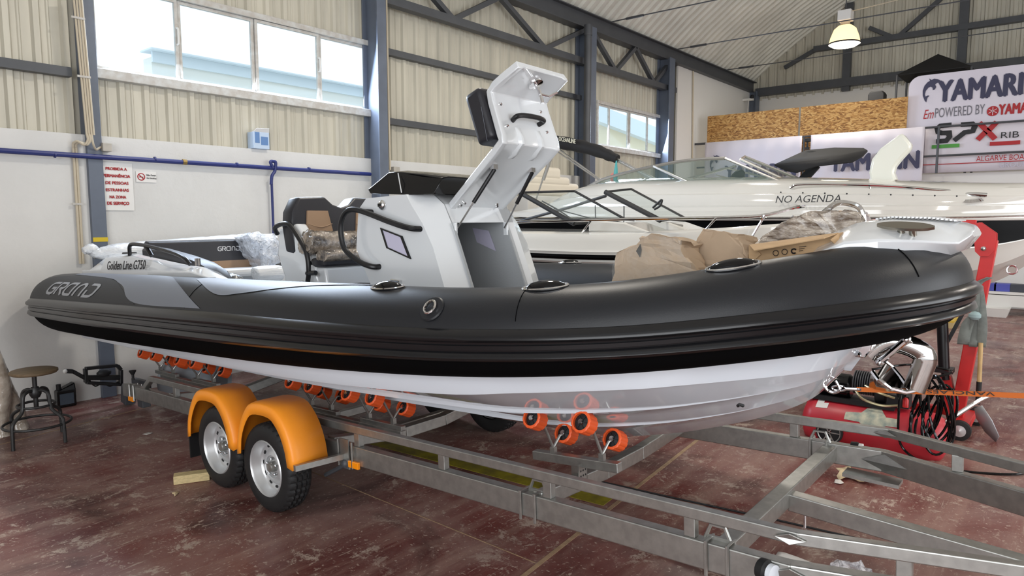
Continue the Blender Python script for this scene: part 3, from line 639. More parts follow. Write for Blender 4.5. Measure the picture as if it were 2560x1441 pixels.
m = M(); m.box(-.46, .46, 3.0, 3.24, 1.40, 1.47); m.build('seat_cushion', m_vinyl, helm, smooth=0, bevel=.02)
m = M(); m.lathe([(0, .02), (.03, .02), (.035, 0)], (SW, 2.95, 1.27), (1, 0, 0), 16); m.build('deck_light', m_chrome, helm)
# ---- stern quarter moulding with the model name
m = M(); pr = [(.16, 1.40), (.62, 1.525), (1.20, 1.538), (1.62, 1.494), (2.16, 1.440), (2.36, 1.43), (2.82, 1.33)]
m.loft([[(1.03, y, 1.18), (1.03, y, min(z, 1.40) - .0), (.98, y, z - .015), (.93, y, z), (lerp(y, [1.6, 2.82], [.64, .90]), y, z - .05), (lerp(y, [1.6, 2.82], [.64, .90]), y, 1.0)] for y, z in pr], closed=False)
qm = m.build('stern_quarter', m_gel, boat, smooth=25, bevel=.008)
m = M(); m.loft([[(1.03, y, 1.36), (1.06, y, 1.345), (1.05, y, 1.33)] for y in np.linspace(.05, 2.75, 12)], closed=False); m.build('gasket', m_black, qm)
letter('Golden Line G750', (1.034, .83, 1.405), (0, 1, .01), (.05 * -1, 0, 1), .80, .075, en=(1, 0, .2), parent=qm, mt=m_black_ink, shear=.35, bold=.012, lift=.012)
m = M(); m.tube(cr([(.96, 1.11, 1.53), (.97, 1.15, 1.61), (.97, 1.25, 1.625), (.97, 1.55, 1.60), (.97, 1.95, 1.545), (.97, 2.15, 1.50), (.96, 2.22, 1.45)], 5), .016, 10); m.tube([(.97, 1.48, 1.605), (.96, 1.55, 1.52)], .018, 8); m.build('quarter_rail', m_pc, qm)
m = M(); m.lathe([(0, .012), (.055, .012), (.06, 0)], (.93, 1.03, 1.545), (0, 0, 1), 18); m.build('filler_cap', m_black, qm)
for dy in (0, .045):
    m = M(); m.tube([(.95, 2.30 + dy, 1.44), (.95, 2.30 + dy, 1.495)], .011, 8); m.build('cleat_post', m_chrome, qm)
m = M(); m.loft([[(.875, y, z - .07), (.875, y, z + .035), (.81, y, z + .058), (.72, y, z + .03), (.70, y, z - .08)] for y, z in ((1.15, 1.545), (1.5, 1.525), (1.85, 1.475), (2.15, 1.42), (2.33, 1.36), (2.42, 1.28))], True, True, True); m.build('side_cushion', m_vinyl, qm, smooth=50, bevel=.012)
# ---- aft bench
m = M(); m.box(-.95, .66, .30, .95, .93, 1.30); bench = m.build('aft_bench', m_gel, boat, smooth=0, bevel=.02)
m = M(); m.loft([[(x, .62, 1.30), (x, .60, 1.63), (x, .65, 1.655), (x, .73, 1.64), (x, .77, 1.30)] for x in (.64, .40, .0, -.35, -.48)], True, True, True); bb = m.build('bench_backrest', m_vinyl, bench, smooth=50, bevel=.012)
fyb = lambda z: .76 - .04 * (z - 1.30) / .32
m = M(); P = [(.56, 1.31), (.42, 1.50), (.05, 1.53), (-.02, 1.465), (-.30, 1.465), (-.36, 1.545), (-.47, 1.545), (-.47, 1.31)]; m.prism([(x, fyb(z) + .001, z) for x, z in P], (0, .010, 0)); m.build('tan_panel', m_tan, bb, smooth=0)
def bf(u, v): x = -.02 - (u + .1 * v) * .046; return (x, fyb(1.545 + v * .045) + .014, 1.535 + v * .045)
strokes(GR, .16, bf, mat('white_print', (214, 214, 216), .5), bb)
m = M(); m.box(-.5, .66, .74, 1.30, 1.28, 1.36); m.build('seat_cushion', mat('white_vinyl', (206, 208, 210), .4), bench, smooth=0, bevel=.03)
# ---- bow step with cleat
st = [  # y, half width, top z, bottom z, bottom half width
 (6.52, .40, 1.45, 1.20, .40), (6.62, .42, 1.545, 1.30, .42), (6.74, .42, 1.595, 1.38, .42), (6.86, .40, 1.602, 1.42, .40), (7.0, .32, 1.59, 1.445, .24), (7.07, .26, 1.58, 1.44, .15), (7.11, .22, 1.57, 1.46, .13), (7.15, .17, 1.555, 1.515, .12)]
m = M(); m.loft([[(wb, y, zl), (w_, y, z - .085 * min(1, (z - zl) / .12)), (w_ * .55, y, z - .010), (0, y, z + .004), (-w_ * .55, y, z - .010), (-w_, y, z - .085 * min(1, (z - zl) / .12)), (-wb, y, zl)] for y, w_, z, zl, wb in st], True, True, True)
step = m.build('bow_step', m_gel, boat, smooth=35, bevel=.008)
m = M()
for i in range(20): y = 6.80 + i * .015; m.box(-.15, .15, y, y + .009, lerp(y, [6.74, 6.86, 7.0, 7.09], [1.592, 1.604, 1.593, 1.578]), lerp(y, [6.74, 6.86, 7.0, 7.09], [1.60, 1.610, 1.600, 1.585]))
m.build('antislip_ribs', m_gel, step, smooth=0)
m = M(); rings = []; ca_, cb_ = _n(L(2193, 567, 0, .31)), _n(L(2337, 574, 0, .31)); ca_[2] += .006; cb_[2] += .006
for i in range(11):
    t = -1 + 2 * i / 10; q = ca_ + (cb_ - ca_) * (t + 1) / 2; w_ = .030 * math.sqrt(max(1 - t * t * .97, .03)); rings.append([tuple(q + _n([w_ * .8, 0, -w_ * .45 - .004])), tuple(q + _n([w_ * .8 + .004, 0, -w_ * .45 + .006])), tuple(q + _n([-w_ * .8, 0, w_ * .45 + .006])), tuple(q + _n([-w_ * .8, 0, w_ * .45 - .006]))])
m.loft(rings, True, True, True)
for t in (.42, .62): q = ca_ + (cb_ - ca_) * t; m.tube([q, q + _n([-.02, 0, -.045])], .014, 8)
m.build('mooring_cleat', mat('brushed_stainless', (150, 146, 136), .22, metal=1), step, smooth=50)
# ---- anchor roller bracket and anchor at the stem
m = M(); Y = lambda x, y, d=0.0: _n(L(x, y, 0, d))
m.prism([Y(2104, 868, .05), Y(2110, 888, .05), Y(2160, 897, .05), Y(2175, 880, .05), Y(2185, 845, .05), Y(2140, 850, .05)], (-.10, 0, 0)); arb = m.build('anchor_bracket', m_chrome, boat, smooth=0, bevel=.006)
for x, y in ((2116, 882), (2146, 887)): m = M(); m.sph(Y(x, y, .055), .012, 8); m.build('bolt', m_chrome, arb)
anchor = thing('anchor', 'polished stainless steel anchor hanging under the bow of the inflatable boat', 'anchor'); anchor.location = tuple(BO); anchor.rotation_euler = (TILT, 0, math.pi); del FRAME[anchor.name]
m = M()
shank = [(2172, 888, .035), (2205, 862, .034), (2240, 857, .034), (2285, 870, .036), (2313, 892, .036), (2305, 925, .035), (2285, 975, .028)]
c_ = cr([Y(x, y, 0) for x, y, w_ in shank], 5)
rings = []
for i in range(len(c_)):
    d = c_[min(i + 1, len(c_) - 1)] - c_[max(i - 1, 0)]; d /= np.linalg.norm(d); nn = np.cross([1, 0, 0], d); h = .045
    rings.append([c_[i] + nn * h * sx_ + _n([sy_ * .018, 0, 0]) for sx_, sy_ in ((1, .4), (1, -.4), (.6, -1), (-.6, -1), (-1, -.4), (-1, .4), (-.6, 1), (.6, 1))])
m.loft(rings, True, True, True); m.build('shank', m_anch, anchor, smooth=50)
m = M(); A_ = Y(2285, 968, 0)
P1 = [Y(2180, 930, .13), Y(2195, 950, .15), Y(2225, 972, .12), Y(2262, 982, .04), Y(2290, 975, 0)]; P0 = [Y(2175, 965, .03), Y(2190, 972, .03), Y(2225, 978, .02), Y(2262, 980, .01), Y(2290, 972, 0)]; P2 = [(-p[0], p[1], p[2]) for p in P1]
m.loft([P1, P0, P2], closed=False); fk = m.build('fluke', m_anch, anchor, smooth=60, solid=.010)
m = M(); m.tube([Y(2181, 930, .13), Y(2195, 949, .15), Y(2225, 971, .12), Y(2262, 981, .04), Y(2288, 976, 0)], .011, 8); m.tube([_n(p) * _n([-1, 1, 1]) for p in (Y(2181, 930, .13), Y(2195, 949, .15), Y(2225, 971, .12), Y(2262, 981, .04), Y(2288, 976, 0))], .011, 8); m.build('fluke_edge', m_chrome, fk)
m = M(); m.tube([Y(2200, 905, .06), Y(2265, 850, .06)], .016, 10); m.sph(Y(2266, 849, .06), .02, 10); m.sph(Y(2200, 906, .06), .02, 10); m.build('anchor_pin', m_chrome, anchor)
# ------------------------------------------------------------------ trailer (same local frame as the boat)
m_roller = mat('orange_rubber', (232, 92, 40), 0.45); m_fender = mat('orange_plastic', (255, 156, 40), 0.42, bump=0.05, bscale=200)
m_tyre = mat('tyre_rubber', (26, 26, 27), 0.62); m_rim = mat('silver_wheel', (204, 205, 206), 0.3, metal=0.55)
m_amber = mat('amber_lens', (255, 150, 20), 0.2); m_strap = mat('orange_webbing', (204, 104, 30), 0.7)
trailer = thing('boat_trailer', 'galvanised tandem boat trailer with orange rollers and orange mudguards under the inflatable boat', 'trailer')
trailer.location = tuple(BO); trailer.rotation_euler = (TILT, 0, math.pi); del FRAME[trailer.name]
T = trailer
BX = .82; ZT = .30
fq = L(2560, 1237, 2, ZT)                       # far beam where it leaves the picture
bend_y = 6.66; DXY = {1: .25, -1: .45}
yend = bend_y + 1.5
for s in (1, -1):
    dx_dy = DXY[s]
    m = M(); m.beam((s * BX, .42, ZT - .06), (s * BX, bend_y, ZT - .06), .06, .12, (0, 0, 1)); m.beam((s * BX, bend_y - .012, ZT - .06), (s * (BX - dx_dy * (yend - bend_y)), yend, ZT - .06), .06, .12)
    sb = m.build('side_beam', m_galv, T, smooth=0, bevel=.006)
    m = M(); m.beam((s * BX, 1.02, ZT + .105), (s * BX, bend_y + .03, ZT + .105), .045, .05); m.beam((s * BX, bend_y + .02, ZT + .105), (s * (BX - dx_dy * (yend - bend_y)), yend, ZT + .105), .045, .05)
    m.beam((s * BX, 1.03, ZT + .11), (s * BX, .88, ZT + .01), .045, .045)
    m.build('top_rail', m_galv, T, smooth=0, bevel=.005)
    py = [L(x, y, 0, BX)[1] for x, y in ((441, 979), (897, 1091), (1109, 1150), (1373, 1222), (1728, 1319))] if s == 1 else [4.2, 5.2, L(1987, 1086, 0, -BX)[1]]
    py.append(7.02)
    for y in py:
        m = M(); xx = s * (BX - (dx_dy * (y - bend_y) if y > bend_y else 0)); m.box(xx - .02, xx + .02, y - .025, y + .025, ZT, ZT + .085); m.build('rail_post', m_galv, T, smooth=0, bevel=.003)
    m = M(); xx = s * BX + .032; b0 = bend_y
    for zc, a, h in ((ZT - .06, .12, .05), (ZT + .105, .06, .022)):
        m.prism([(xx, b0 - a, zc), (xx, b0, zc + h), (xx - s * a * dx_dy, b0 + a, zc), (xx, b0, zc - h)], (.008, 0, 0))
    m.build('weld_plate', m_galv, T, smooth=0, bevel=.002)
def xmember(name, y, pts, w_=.06, h=.08):
    m = M()
    for a, b in zip(pts[:-1], pts[1:]): m.beam((a[0], y, a[1]), (b[0], y, b[1]), w_, h)
    return m.build(name, m_galv, T, smooth=0, bevel=.005)
xmember('crossmember', 5.43, [(-BX, .27), (-.2, .235), (.2, .235), (BX, .27)])
xmember('crossmember', 6.37, [(-BX + .02, .245), (BX - .02, .245)], .075, .085)
xmember('crossmember', 3.72, [(-BX, .27), (-.2, .19), (.2, .19), (BX, .27)], .08, .08)
xmember('crossmember', 1.38, [(-BX, .40), (-.45, .30), (.15, .20), (BX, .27)], .07, .08)
xmember('axle', 2.85, [(-1.0, .175), (1.0, .175)], .06, .06); xmember('axle', 3.48, [(-1.0, .148), (1.0, .148)], .06, .06)
m = M(); m.beam((0.02, 6.40, .225), (.06, 8.2, .10), .075, .085); m.build('drawbar', m_galv, T, smooth=0, bevel=.005)
m = M(); m.tube([(.03, 6.47, .19), (.03, 6.47, .10)], .006, 6); m.tube([_n([.03, 6.47, .085]) + _n([0, .014 * math.cos(q), .02 * math.sin(q)]) for q in np.linspace(0, 6.28, 13)[:-1]], .005, 6, closed=True); m.build('hook', m_chrome, T)
def ubolt(y, s=1, w_=.045):
    m = M()
    for d in (-w_, w_): m.tube([(s * (BX - .038), y + d, ZT - .135), (s * (BX - .038), y + d, ZT + .010), (s * (BX + .038), y + d, ZT + .010), (s * (BX + .038), y + d, ZT - .135)], .008, 6)
    return m.build('u_bolt', m_galv, T, smooth=40)
for y in (L(340, 985, 0, BX)[1], L(1330, 1260, 0, BX)[1], L(1800, 1385, 0, BX)[1]): ubolt(y)
ubolt(L(2050, 1120, 0, -BX)[1], -1)
def eye(x, y):
    m = M(); P = [(x, y - .055, ZT), (x, y - .03, ZT + .06), (x, y + .03, ZT + .06), (x, y + .055, ZT)]; m.tube(P, .009, 6); m.box(x - .006, x + .006, y - .05, y + .05, ZT - .0, ZT + .015); return m.build('lashing_eye', m_galv, T, smooth=0)
for x, y in ((BX - .02, L(1340, 1225, 0, BX)[1]), (BX - .02, L(1790, 1350, 0, BX)[1]), (-BX + .02, L(2052, 1105, 0, -BX)[1])): eye(x, y)
m = M(); m.beam(L(2112, 1180, 0, -BX + .07), L(2252, 1211, 0, -BX + .07), .12, .02); m.build('tie_plate', m_galv, T, smooth=0)
# rollers: built once, then copied
def roller_proto():
    m = M(); n = 48
    rings = []
    for h, dr in ((-.041, -.006), (-.037, 0), (.037, 0), (.041, -.006)):
        rings.append([(h, (.057 + dr - (.003 if k % 4 == 0 else 0)) * math.cos(2 * math.pi * k / n), (.057 + dr - (.003 if k % 4 == 0 else 0)) * math.sin(2 * math.pi * k / n)) for k in range(n)])
    inn = [[(h, .043 * math.cos(2 * math.pi * k / n), .043 * math.sin(2 * math.pi * k / n)) for k in range(n)] for h in (.041, .012, -.012, -.041)]
    m.loft(rings + inn[:1]); m.loft([inn[-1], rings[0]]); m.loft(inn)
    r = m.build('roller', m_roller, T, smooth=30)
    m = M(); m.lathe([(.043, -.030), (.012, -.034), (.012, .030), (.043, .024)], (0, 0, 0), (1, 0, 0), 20)
    for k in range(6): a = math.pi * k / 3; m.beam((.026, 0, 0), (.026, .033 * math.cos(a), .033 * math.sin(a)), .004, .012, (1, 0, 0))
    hb = m.build('hub', m_black, r)
    m = M(); m.lathe([(.010, .03), (.010, .045), (0, .045)], (0, 0, 0), (1, 0, 0), 10); m.tube([(.040, .013 * math.cos(q), .013 * math.sin(q)) for q in np.linspace(.6, 5.9, 14)], .0028, 5); m.build('retaining_clip', m_chrome, r)
    return r
rp = roller_proto(); first = [True]
def put_roller(x, y, z, tilt):
    if first[0]: r = rp; first[0] = False
    else:
        r = rp.copy(); COL.objects.link(r); r.parent = T
        for ch in list(rp.children): c = ch.copy(); COL.objects.link(c); c.parent = r
    r.location = (x, y, z); r.rotation_euler = (0, -tilt, 0); return r
DR = math.radians(25)
def pair(y, zo, zi, xo=.60, xi=.36, xc=.46, zc=None):
    zc = zc if zc is not None else zi - .055
    zo += .020; zi += .012; put_roller(xo, y - .01, zo, DR); put_roller(xi, y + .02, zi, DR)
    m = M(); m.tube([(xo - .02, y - .01, zo - .007), (xo - .06, y - .01, zo - .025), (xc, y, zc + .01)], .008, 8); m.tube([(xi + .02, y + .02, zi + .006), (xi + .055, y + .015, zi + .005), (xc, y, zc + .012)], .008, 8); m.box(xc - .014, xc + .014, y - .014, y + .014, zc - .03, zc + .018)
    m.build('roller_fork', m_galv, T, smooth=40)
for y, zo, zi in ((5.27, .582, .455), (5.585, .607, .473)): pair(y, zo, zi)
for y, zo, zi in ((2.98, .528, .420), (3.23, .527, .417), (3.67, .525, .415), (3.93, .528, .420)): pair(y, zo, zi)
for y, zo, zi in ((.36, .530, .43), (.64, .530, .43), (1.15, .528, .425), (1.45, .528, .425)): pair(y, zo, zi)
def bar(name, p, q, w_=.05, h=.05):
    m = M(); m.beam(p, q, w_, h); return m.build(name, m_galv, T, smooth=0, bevel=.004)
bar('roller_bar', (.46, 5.14, .352), (.46, 5.69, .380), .05, .05)
for a, b in ((2.90, 3.31), (3.59, 4.03)): bar('roller_bar', (.46, a, .325), (.46, b, .325), .04, .035)
bar('rocker_beam', (.47, 3.02, .292), (.47, 4.04, .292), .05, .045)
for a, b in ((.27, .73), (1.06, 1.54)): bar('roller_bar', (.46, a, .335), (.46, b, .335), .04, .035)
bar('rocker_beam', (.47, .42, .300), (.47, 1.56, .300), .05, .05)
def bracket(x, y, z0, z1):
    m = M(); m.box(x - .04, x - .034, y - .05, y + .05, z0, z1); m.box(x - .04, x + .04, y + .044, y + .05, z0, z1); br = m.build('perforated_bracket', m_galv, T, smooth=0)
    k = M()
    for i in range(3):
        for j in range(int((z1 - z0 - .03) / .028)): k.lathe([(0, .0), (.006, .0)], (x - .022 + i * .022, y + .0508, z0 + .02 + j * .028), (0, 1, 0), 8)
    k.build('bolt_hole', m_black, br, smooth=0)
bracket(.47, 5.42, .25, .365); bracket(.47, 3.55, .17, .30); bracket(.47, .98, .18, .30)
# wheels
def wheel(x, y, s):
    z = .295 - toW((x, y, 0))[2] + .0; c = _n([x, y, z / math.cos(TILT)]); R, Wd = .292, .175; n = 144
    prof = [(.172, -Wd / 2 + .012), (.20, -Wd / 2 + .0), (.25, -Wd / 2 + .002), (.275, -Wd / 2 + .012), (R - .004, -Wd / 2 + .028)]
    for g in (-.035, 0, .035): prof += [(R, g - .008), (R - .011, g - .005), (R - .011, g + .005), (R, g + .008)]
    prof += [(R - .004, Wd / 2 - .028), (.275, Wd / 2 - .012), (.25, Wd / 2 - .002), (.20, Wd / 2), (.172, Wd / 2 - .012)]
    m = M(); m.loft([[(h, (r - (.010 if (k % 4 == 0 and r > R - .006) else 0)) * math.cos(2 * math.pi * k / n), (r - (.010 if (k % 4 == 0 and r > R - .006) else 0)) * math.sin(2 * math.pi * k / n)) for k in range(n)] for r, h in prof])
    w_ = m.build('wheel', m_tyre, T, smooth=30); w_.location = tuple(c)
    m = M(); e = s; m.lathe([(.178, e * .070), (.186, e * .080), (.180, e * .087), (.170, e * .074), (.160, e * .024), (.148, e * .010), (.126, e * .004), (.114, e * .022), (.074, e * .034), (.070, e * .016), (.035, e * .014), (.0, e * .014), ], (0, 0, 0), (1, 0, 0), 40)
    m.lathe([(.178, e * .070), (.165, -e * .07)], (0, 0, 0), (1, 0, 0), 40)
    rim = m.build('rim', m_rim, w_, smooth=40)
    for k in range(12):
        m = M(); a = 2 * math.pi * k / 12; cy, cz = .138 * math.cos(a), .138 * math.sin(a); ty, tz = -math.sin(a), math.cos(a)
        m.add([(e * .0105 + e * q2 * .0022, cy + ty * q1 * .017 + cy / .138 * q2 * .008, cz + tz * q1 * .017 + cz / .138 * q2 * .008) for q1, q2 in ((-1, 0), (-.6, 1), (.6, 1), (1, 0), (.6, -1), (-.6, -1))], [(0, 1, 2, 3, 4, 5)]); m.build('vent_slot', m_black, rim, smooth=0)
    for k in range(5): a = 2 * math.pi * k / 5 + .3; m = M(); m.lathe([(.010, 0), (.010, e * .018), (.006, e * .024), (0, e * .024)], (e * .024, .053 * math.cos(a), .053 * math.sin(a)), (1, 0, 0), 6); m.build('lug_nut', m_chrome, rim, smooth=0)
    m = M(); m.lathe([(.034, e * .014), (.034, e * .046), (.028, e * .058), (0, e * .060)], (0, 0, 0), (1, 0, 0), 20); m.build('hub_cap', m_galv, rim)
    return w_
for s in (1, -1):
    for y in (2.85, 3.48): wheel(s * 1.075, y, s)
# twin mudguards
def fender(yc, s):
    pr = [(-.345, .205), (-.325, .33), (-.27, .44), (-.20, .525), (-.13, .565), (0, .578), (.12, .570), (.19, .535), (.27, .45), (.325, .33), (.345, .215)]
    pr = [tuple(p) for p in cr(pr, 2)]
    m = M(); rings = []
    for dy, z in pr:
        k = .80; a = (yc + dy * k, .20 + (z - .20) * k if z > .24 else z); rings.append([(s * .935, yc + dy, z), (s * 1.13, yc + dy, z), (s * 1.165, yc + dy * .985, z - .006), (s * 1.175, yc + dy * .95, z - .014), (s * 1.18, a[0], a[1])])
    m.loft(rings, closed=False)
    return m.build('mudguard', m_fender, T, smooth=50, solid=.006)
for s in (1, -1): fender(2.79, s); fender(3.50, s)
m = M(); m.box(.96, 1.15, 2.415, 2.43, .02, .22); m.build('mud_flap', m_black, T, smooth=0)
m = M(); m.beam((.80, 3.92, .225), (1.18, 3.855, .225), .03, .035, (0, 0, 1)); m.box(.86, .868, 3.88, 3.97, .15, .34)
for y in (3.86, 4.0): m.tube([(.865, y, .33), (.865, y, .16)], .007, 6)
m.build('mudguard_bracket', m_galv, T, smooth=0)
m = M(); m.tube([(.86, 3.93, .175), (.86, 3.70, .06)], .014, 8); m.sph((.862, 3.93, .18), .03, 10); m.build('suspension_arm', m_steel_dark, T)
for px, py in ((885, 1163), (328, 998)):
    c = L(px, py, 0, BX + .04); m = M(); m.box(c[0] - .01, c[0] + .01, c[1] - .05, c[1] + .05, c[2] - .022, c[2] + .022); rf = m.build('side_reflector', m_amber, T, smooth=0, bevel=.004)
    m = M(); m.box(c[0] - .014, c[0] - .008, c[1] - .05, c[1] + .05, c[2] + .015, ZT - .10); m.build('tab', m_galv, rf, smooth=0)
for px, py in ((1918, 1428),):
    c = L(px, py, 0, BX + .05); m = M(); m.lathe([(.04, -.03), (.042, 0), (.03, .012), (0, .012)], c, (.3, 1, 0), 18); rf = m.build('marker_lamp', m_black, T); m = M(); m.lathe([(.034, 0), (.034, .02), (0, .022)], _n(c) + _n([.004, .012, 0]), (.3, 1, 0), 18); m.build('lens', mat('clear_lens', (225, 230, 238), .1), rf)
c = L(2142, 1120, 0, -BX - .03); m = M(); m.lathe([(.032, -.03), (.034, 0), (.03, .012), (0, .012)], c, (0, 1, 0), 18); rf = m.build('marker_lamp', m_black, T); m = M(); m.lathe([(.028, 0), (.028, .02), (0, .022)], _n(c) + _n([0, .012, 0]), (0, 1, 0), 18); m.build('lens', m_sheet, rf)
# rear light carrier and prop stand
yb = .05
m = M(); LP = lambda x, y, d=yb: _n(L(x, y, 1, d))
fr = [LP(213, 922), LP(293, 914), LP(302, 925), LP(302, 962), LP(215, 957)]
for a, b in zip(fr, fr[1:] + fr[:1]): m.beam(a, b, .05, .032, (0, 0, 1) if abs((b - a)[0]) > .1 else (1, 0, 0))
m.beam(LP(216, 948), LP(180, 928), .04, .035); m.beam(LP(182, 929), LP(160, 928), .05, .04)
m.beam(LP(214, 945), LP(300, 944), .05, .05)
lb = m.build('light_carrier', m_pc, T, smooth=0, bevel=.006)
m = M(); a = LP(160, 928); m.sph(a + _n([.0, .03, 0]), (.02, .02, .022), 10); m.build('lamp', m_sheet, lb)
m = M(); m.tube(cr([LP(222, 950), LP(238, 966), LP(256, 958), LP(275, 966), LP(296, 955)], 4), .008, 6); m.build('cable', m_black, lb)
m = M(); m.sph(LP(255, 932) + _n([0, .05, 0]), (.07, .03, .04), 10); m.build('lamp_body', m_black, lb)
m = M(); m.beam((.62, .45, .24), (.62, .10, .24), .05, .08); m.box(.60, .68, .30, .42, .02, .24); m.beam((.66, .06, .20), (.66, .02, .02), .12, .10, (1, 0, 0)); m.build('prop_stand', m_steel_dark, T, smooth=0, bevel=.006)
c = _n(L(333, 950, 0, BX)); m = M(); m.tube([c, c + _n([0, 0, .05])], .012, 8); m.lathe([(.014, .05), (.03, .08), (.032, .09), (0, .094)], c, (0, 0, 1), 14); m.build('locking_knob', m_black, T)
# winch strap hooked into the bow eye
st = thing('winch_strap', 'orange winch strap with hook stretched from the bow eye towards the right', 'strap'); st.location = tuple(BO); st.rotation_euler = (TILT, 0, math.pi); del FRAME[st.name]
p0 = _n(L(2142, 974, 0, 0)); p1 = _n(L(2560, 990, 0, 0)); p2 = p1 + (p1 - p0) * 1.2
m = M(); m.beam(p0, p2, .003, .022); m.build('webbing', m_strap, st, smooth=0)
m = M(); c = _n(L(2086, 971, 0, 0)); d = (p0 - c); d /= np.linalg.norm(d); u = _n([0, -d[2], d[1]])
m.tube([c + d * .030 * math.cos(q) + u * .012 * math.sin(q) + d * .02 for q in np.linspace(0, 6.28, 21)[:-1]], .005, 8, closed=True); m.tube([c + d * .05, p0 + d * .02], .008, 8); m.build('snap_hook', m_chrome, st)
dd = (p1 - p0); dd /= np.linalg.norm(dd); uu = _n([0, -dd[2], dd[1]])
pa, pz = _n(L(2487, 985, 0, 0)), _n(L(2318, 979, 0, 0)); letter('VANCLAES', pa + uu * .0075, -dd, -uu, np.linalg.norm(pa - pz), .015, en=(1, 0, 0), parent=st, mt=m_black_ink, shear=0, bold=.01, lift=.006)
# ------------------------------------------------------------------ boats behind
m_cream = mat('glossy_ivory_gelcoat', (206, 203, 196), 0.08, coat=0.8, spec=0.6)
m_band = mat('black_gelcoat', (5, 5, 6), 0.4, spec=0.08)
m_alu = mat('anodised_aluminium', (190, 188, 184), 0.25, metal=0.9)
m_tint = glass('tinted_boat_glass', (170, 188, 182), 0.03, 0.09)
m_canvas = mat('black_canvas', (26, 25, 26), 0.8, bump=0.1, bscale=60)
def hull_loft(b, xc, stations, sec, mats, parent):
    # stations: (Y, half width, keel z, lift); sec: (frac, z, mat index of the strip above)
    m = M()
    for side in (-1, 1):
        for (fa, za, ka), (fb, zb, _) in zip(sec[:-1], sec[1:]):
            m.cur = ka; rings = []
            for Y_, hw, zk, dz, top in stations:
                f = lambda fr, z: (xc + side * hw * fr, Y_, (zk + (z - sec[0][1]) * (1 if z < 0 else 1) if False else 0) + zmap(z, zk, dz, top, sec))
                rings.append([f(fa, za), f((fa + fb) / 2 + .012, (za + zb) / 2), f(fb, zb)])
            m.loft(rings, closed=False)
    m.cur = 0
    return m.build('hull', mats, parent, smooth=28)
def zmap(z, zk, dz, top, sec):
    z0, z1 = sec[0][1], sec[-1][1]; t = (z - z0) / (z1 - z0)
    return z + (zk - z0) * max(0, 1 - t * 1.6) + dz * t + top * max(0, (t - .75) / .25)
m_clear = glass('clear_boat_glass', (225, 232, 230), 0.03, 0.05)
# ---- small white bowrider
b2 = thing('bowrider_boat', 'small white open bowrider with black windscreen frames beside the far tube of the inflatable boat', 'boat', (6.4, 4.3, 0))
st2 = [(7.0, .84, .75, 0, 0), (5.0, .86, .72, 0, 0), (3.8, .85, .72, 0, .0), (3.0, .76, .74, .02, 0), (2.45, .58, .85, .05, 0), (2.1, .36, 1.0, .08, 0), (1.88, .08, 1.25, .10, 0)]
st2 = [tuple(r) for r in cr(st2, 4)]
sec2 = [(0, .72, 1), (.80, 1.0, 1), (.97, 1.455, 0), (.985, 1.495, 1), (1.0, 1.545, 0), (.99, 1.60, 0), (.95, 1.74, 0), (.80, 1.765, 0)]
h2 = hull_loft(b2, 6.4, st2, sec2, [m_cream, m_band], b2)
m = M(); m.loft([[(6.4 - hw * .8, Y_, 1.765 + dz), (6.4 + hw * .8, Y_, 1.765 + dz)] for Y_, hw, zk, dz, t_ in st2 if Y_ < 3.6 or Y_ > 4.6], closed=False)
m.build('foredeck', m_cream, b2, smooth=0)
m = M(); m.box(6.4 - .68, 6.4 + .68, 4.0, 6.9, 1.60, 1.64); m.build('cockpit_floor', m_deck, b2, smooth=0)
m = M(); m.prism([(5.72, 3.75, 1.765), (5.72, 3.05, 1.765), (5.72, 3.35, 1.86), (5.72, 3.75, 1.88)], (.45, 0, 0)); m.build('dash_pod', m_cream, b2, smooth=0, bevel=.015); m = M(); m.prism([(6.62, 3.75, 1.765), (6.62, 3.05, 1.765), (6.62, 3.35, 1.86), (6.62, 3.75, 1.88)], (.45, 0, 0)); m.build('dash_pod', m_cream, b2, smooth=0, bevel=.015)
def framed(name, corners, r, mt, gl, parent, thick=None):
    m = M(); k = len(corners)
    for i in range(k): m.tube([corners[i], corners[(i + 1) % k]], (thick or {}).get(i, r), 8)
    fr_ = m.build(name, mt, parent)
    m = M(); m.add(corners, [tuple(range(k))]); m.build('pane', gl, fr_, smooth=0, solid=.005); return fr_
X2 = lambda x, y, X: W(x, y, 0, X)
framed('windscreen', [X2(1300, 482, 5.75), X2(1436, 478, 6.0), X2(1562, 548, 6.0), X2(1436, 560, 5.75)], .013, m_black, m_clear, b2, {3: .026})
framed('windscreen', [X2(1513, 480, 6.5), X2(1578, 473, 7.0), X2(1712, 545, 7.0), X2(1652, 552, 6.5)], .013, m_black, m_clear, b2, {3: .028})
m = M(); m.tube([X2(1300, 553, 7.0), X2(1420, 520, 7.0), X2(1515, 490, 7.0)], .018, 8); m.tube([X2(1488, 513, 6.6), X2(1489, 548, 6.6)], .007, 6); m.tube([X2(1560, 515, 6.6), X2(1560, 548, 6.6)], .007, 6); m.build('far_screen_frame', m_black, b2)
m = M(); m.tube(cr([X2(1355, 503, 5.85), X2(1395, 525, 5.85), X2(1432, 550, 5.85)], 4), .008, 6); m.tube([X2(1385, 522, 5.9), X2(1500, 552, 5.9)], .006, 6); m.build('wiper', m_black, b2)
m = M(); m.tube(cr([X2(1632, 520, 6.6), X2(1648, 505, 6.6), X2(1655, 500, 6.6), X2(1650, 515, 6.6), X2(1636, 524, 6.6)], 3), .012, 6); m.build('mirror', m_black, b2)
m = M(); P = [X2(1270, 556, 5.66), X2(1500, 550, 5.66), X2(1760, 545, 5.68), X2(1900, 540, 5.8), X2(1985, 520, 6.05), X2(2010, 516, 6.4)]; m.tube(cr(P, 5), .014, 8)
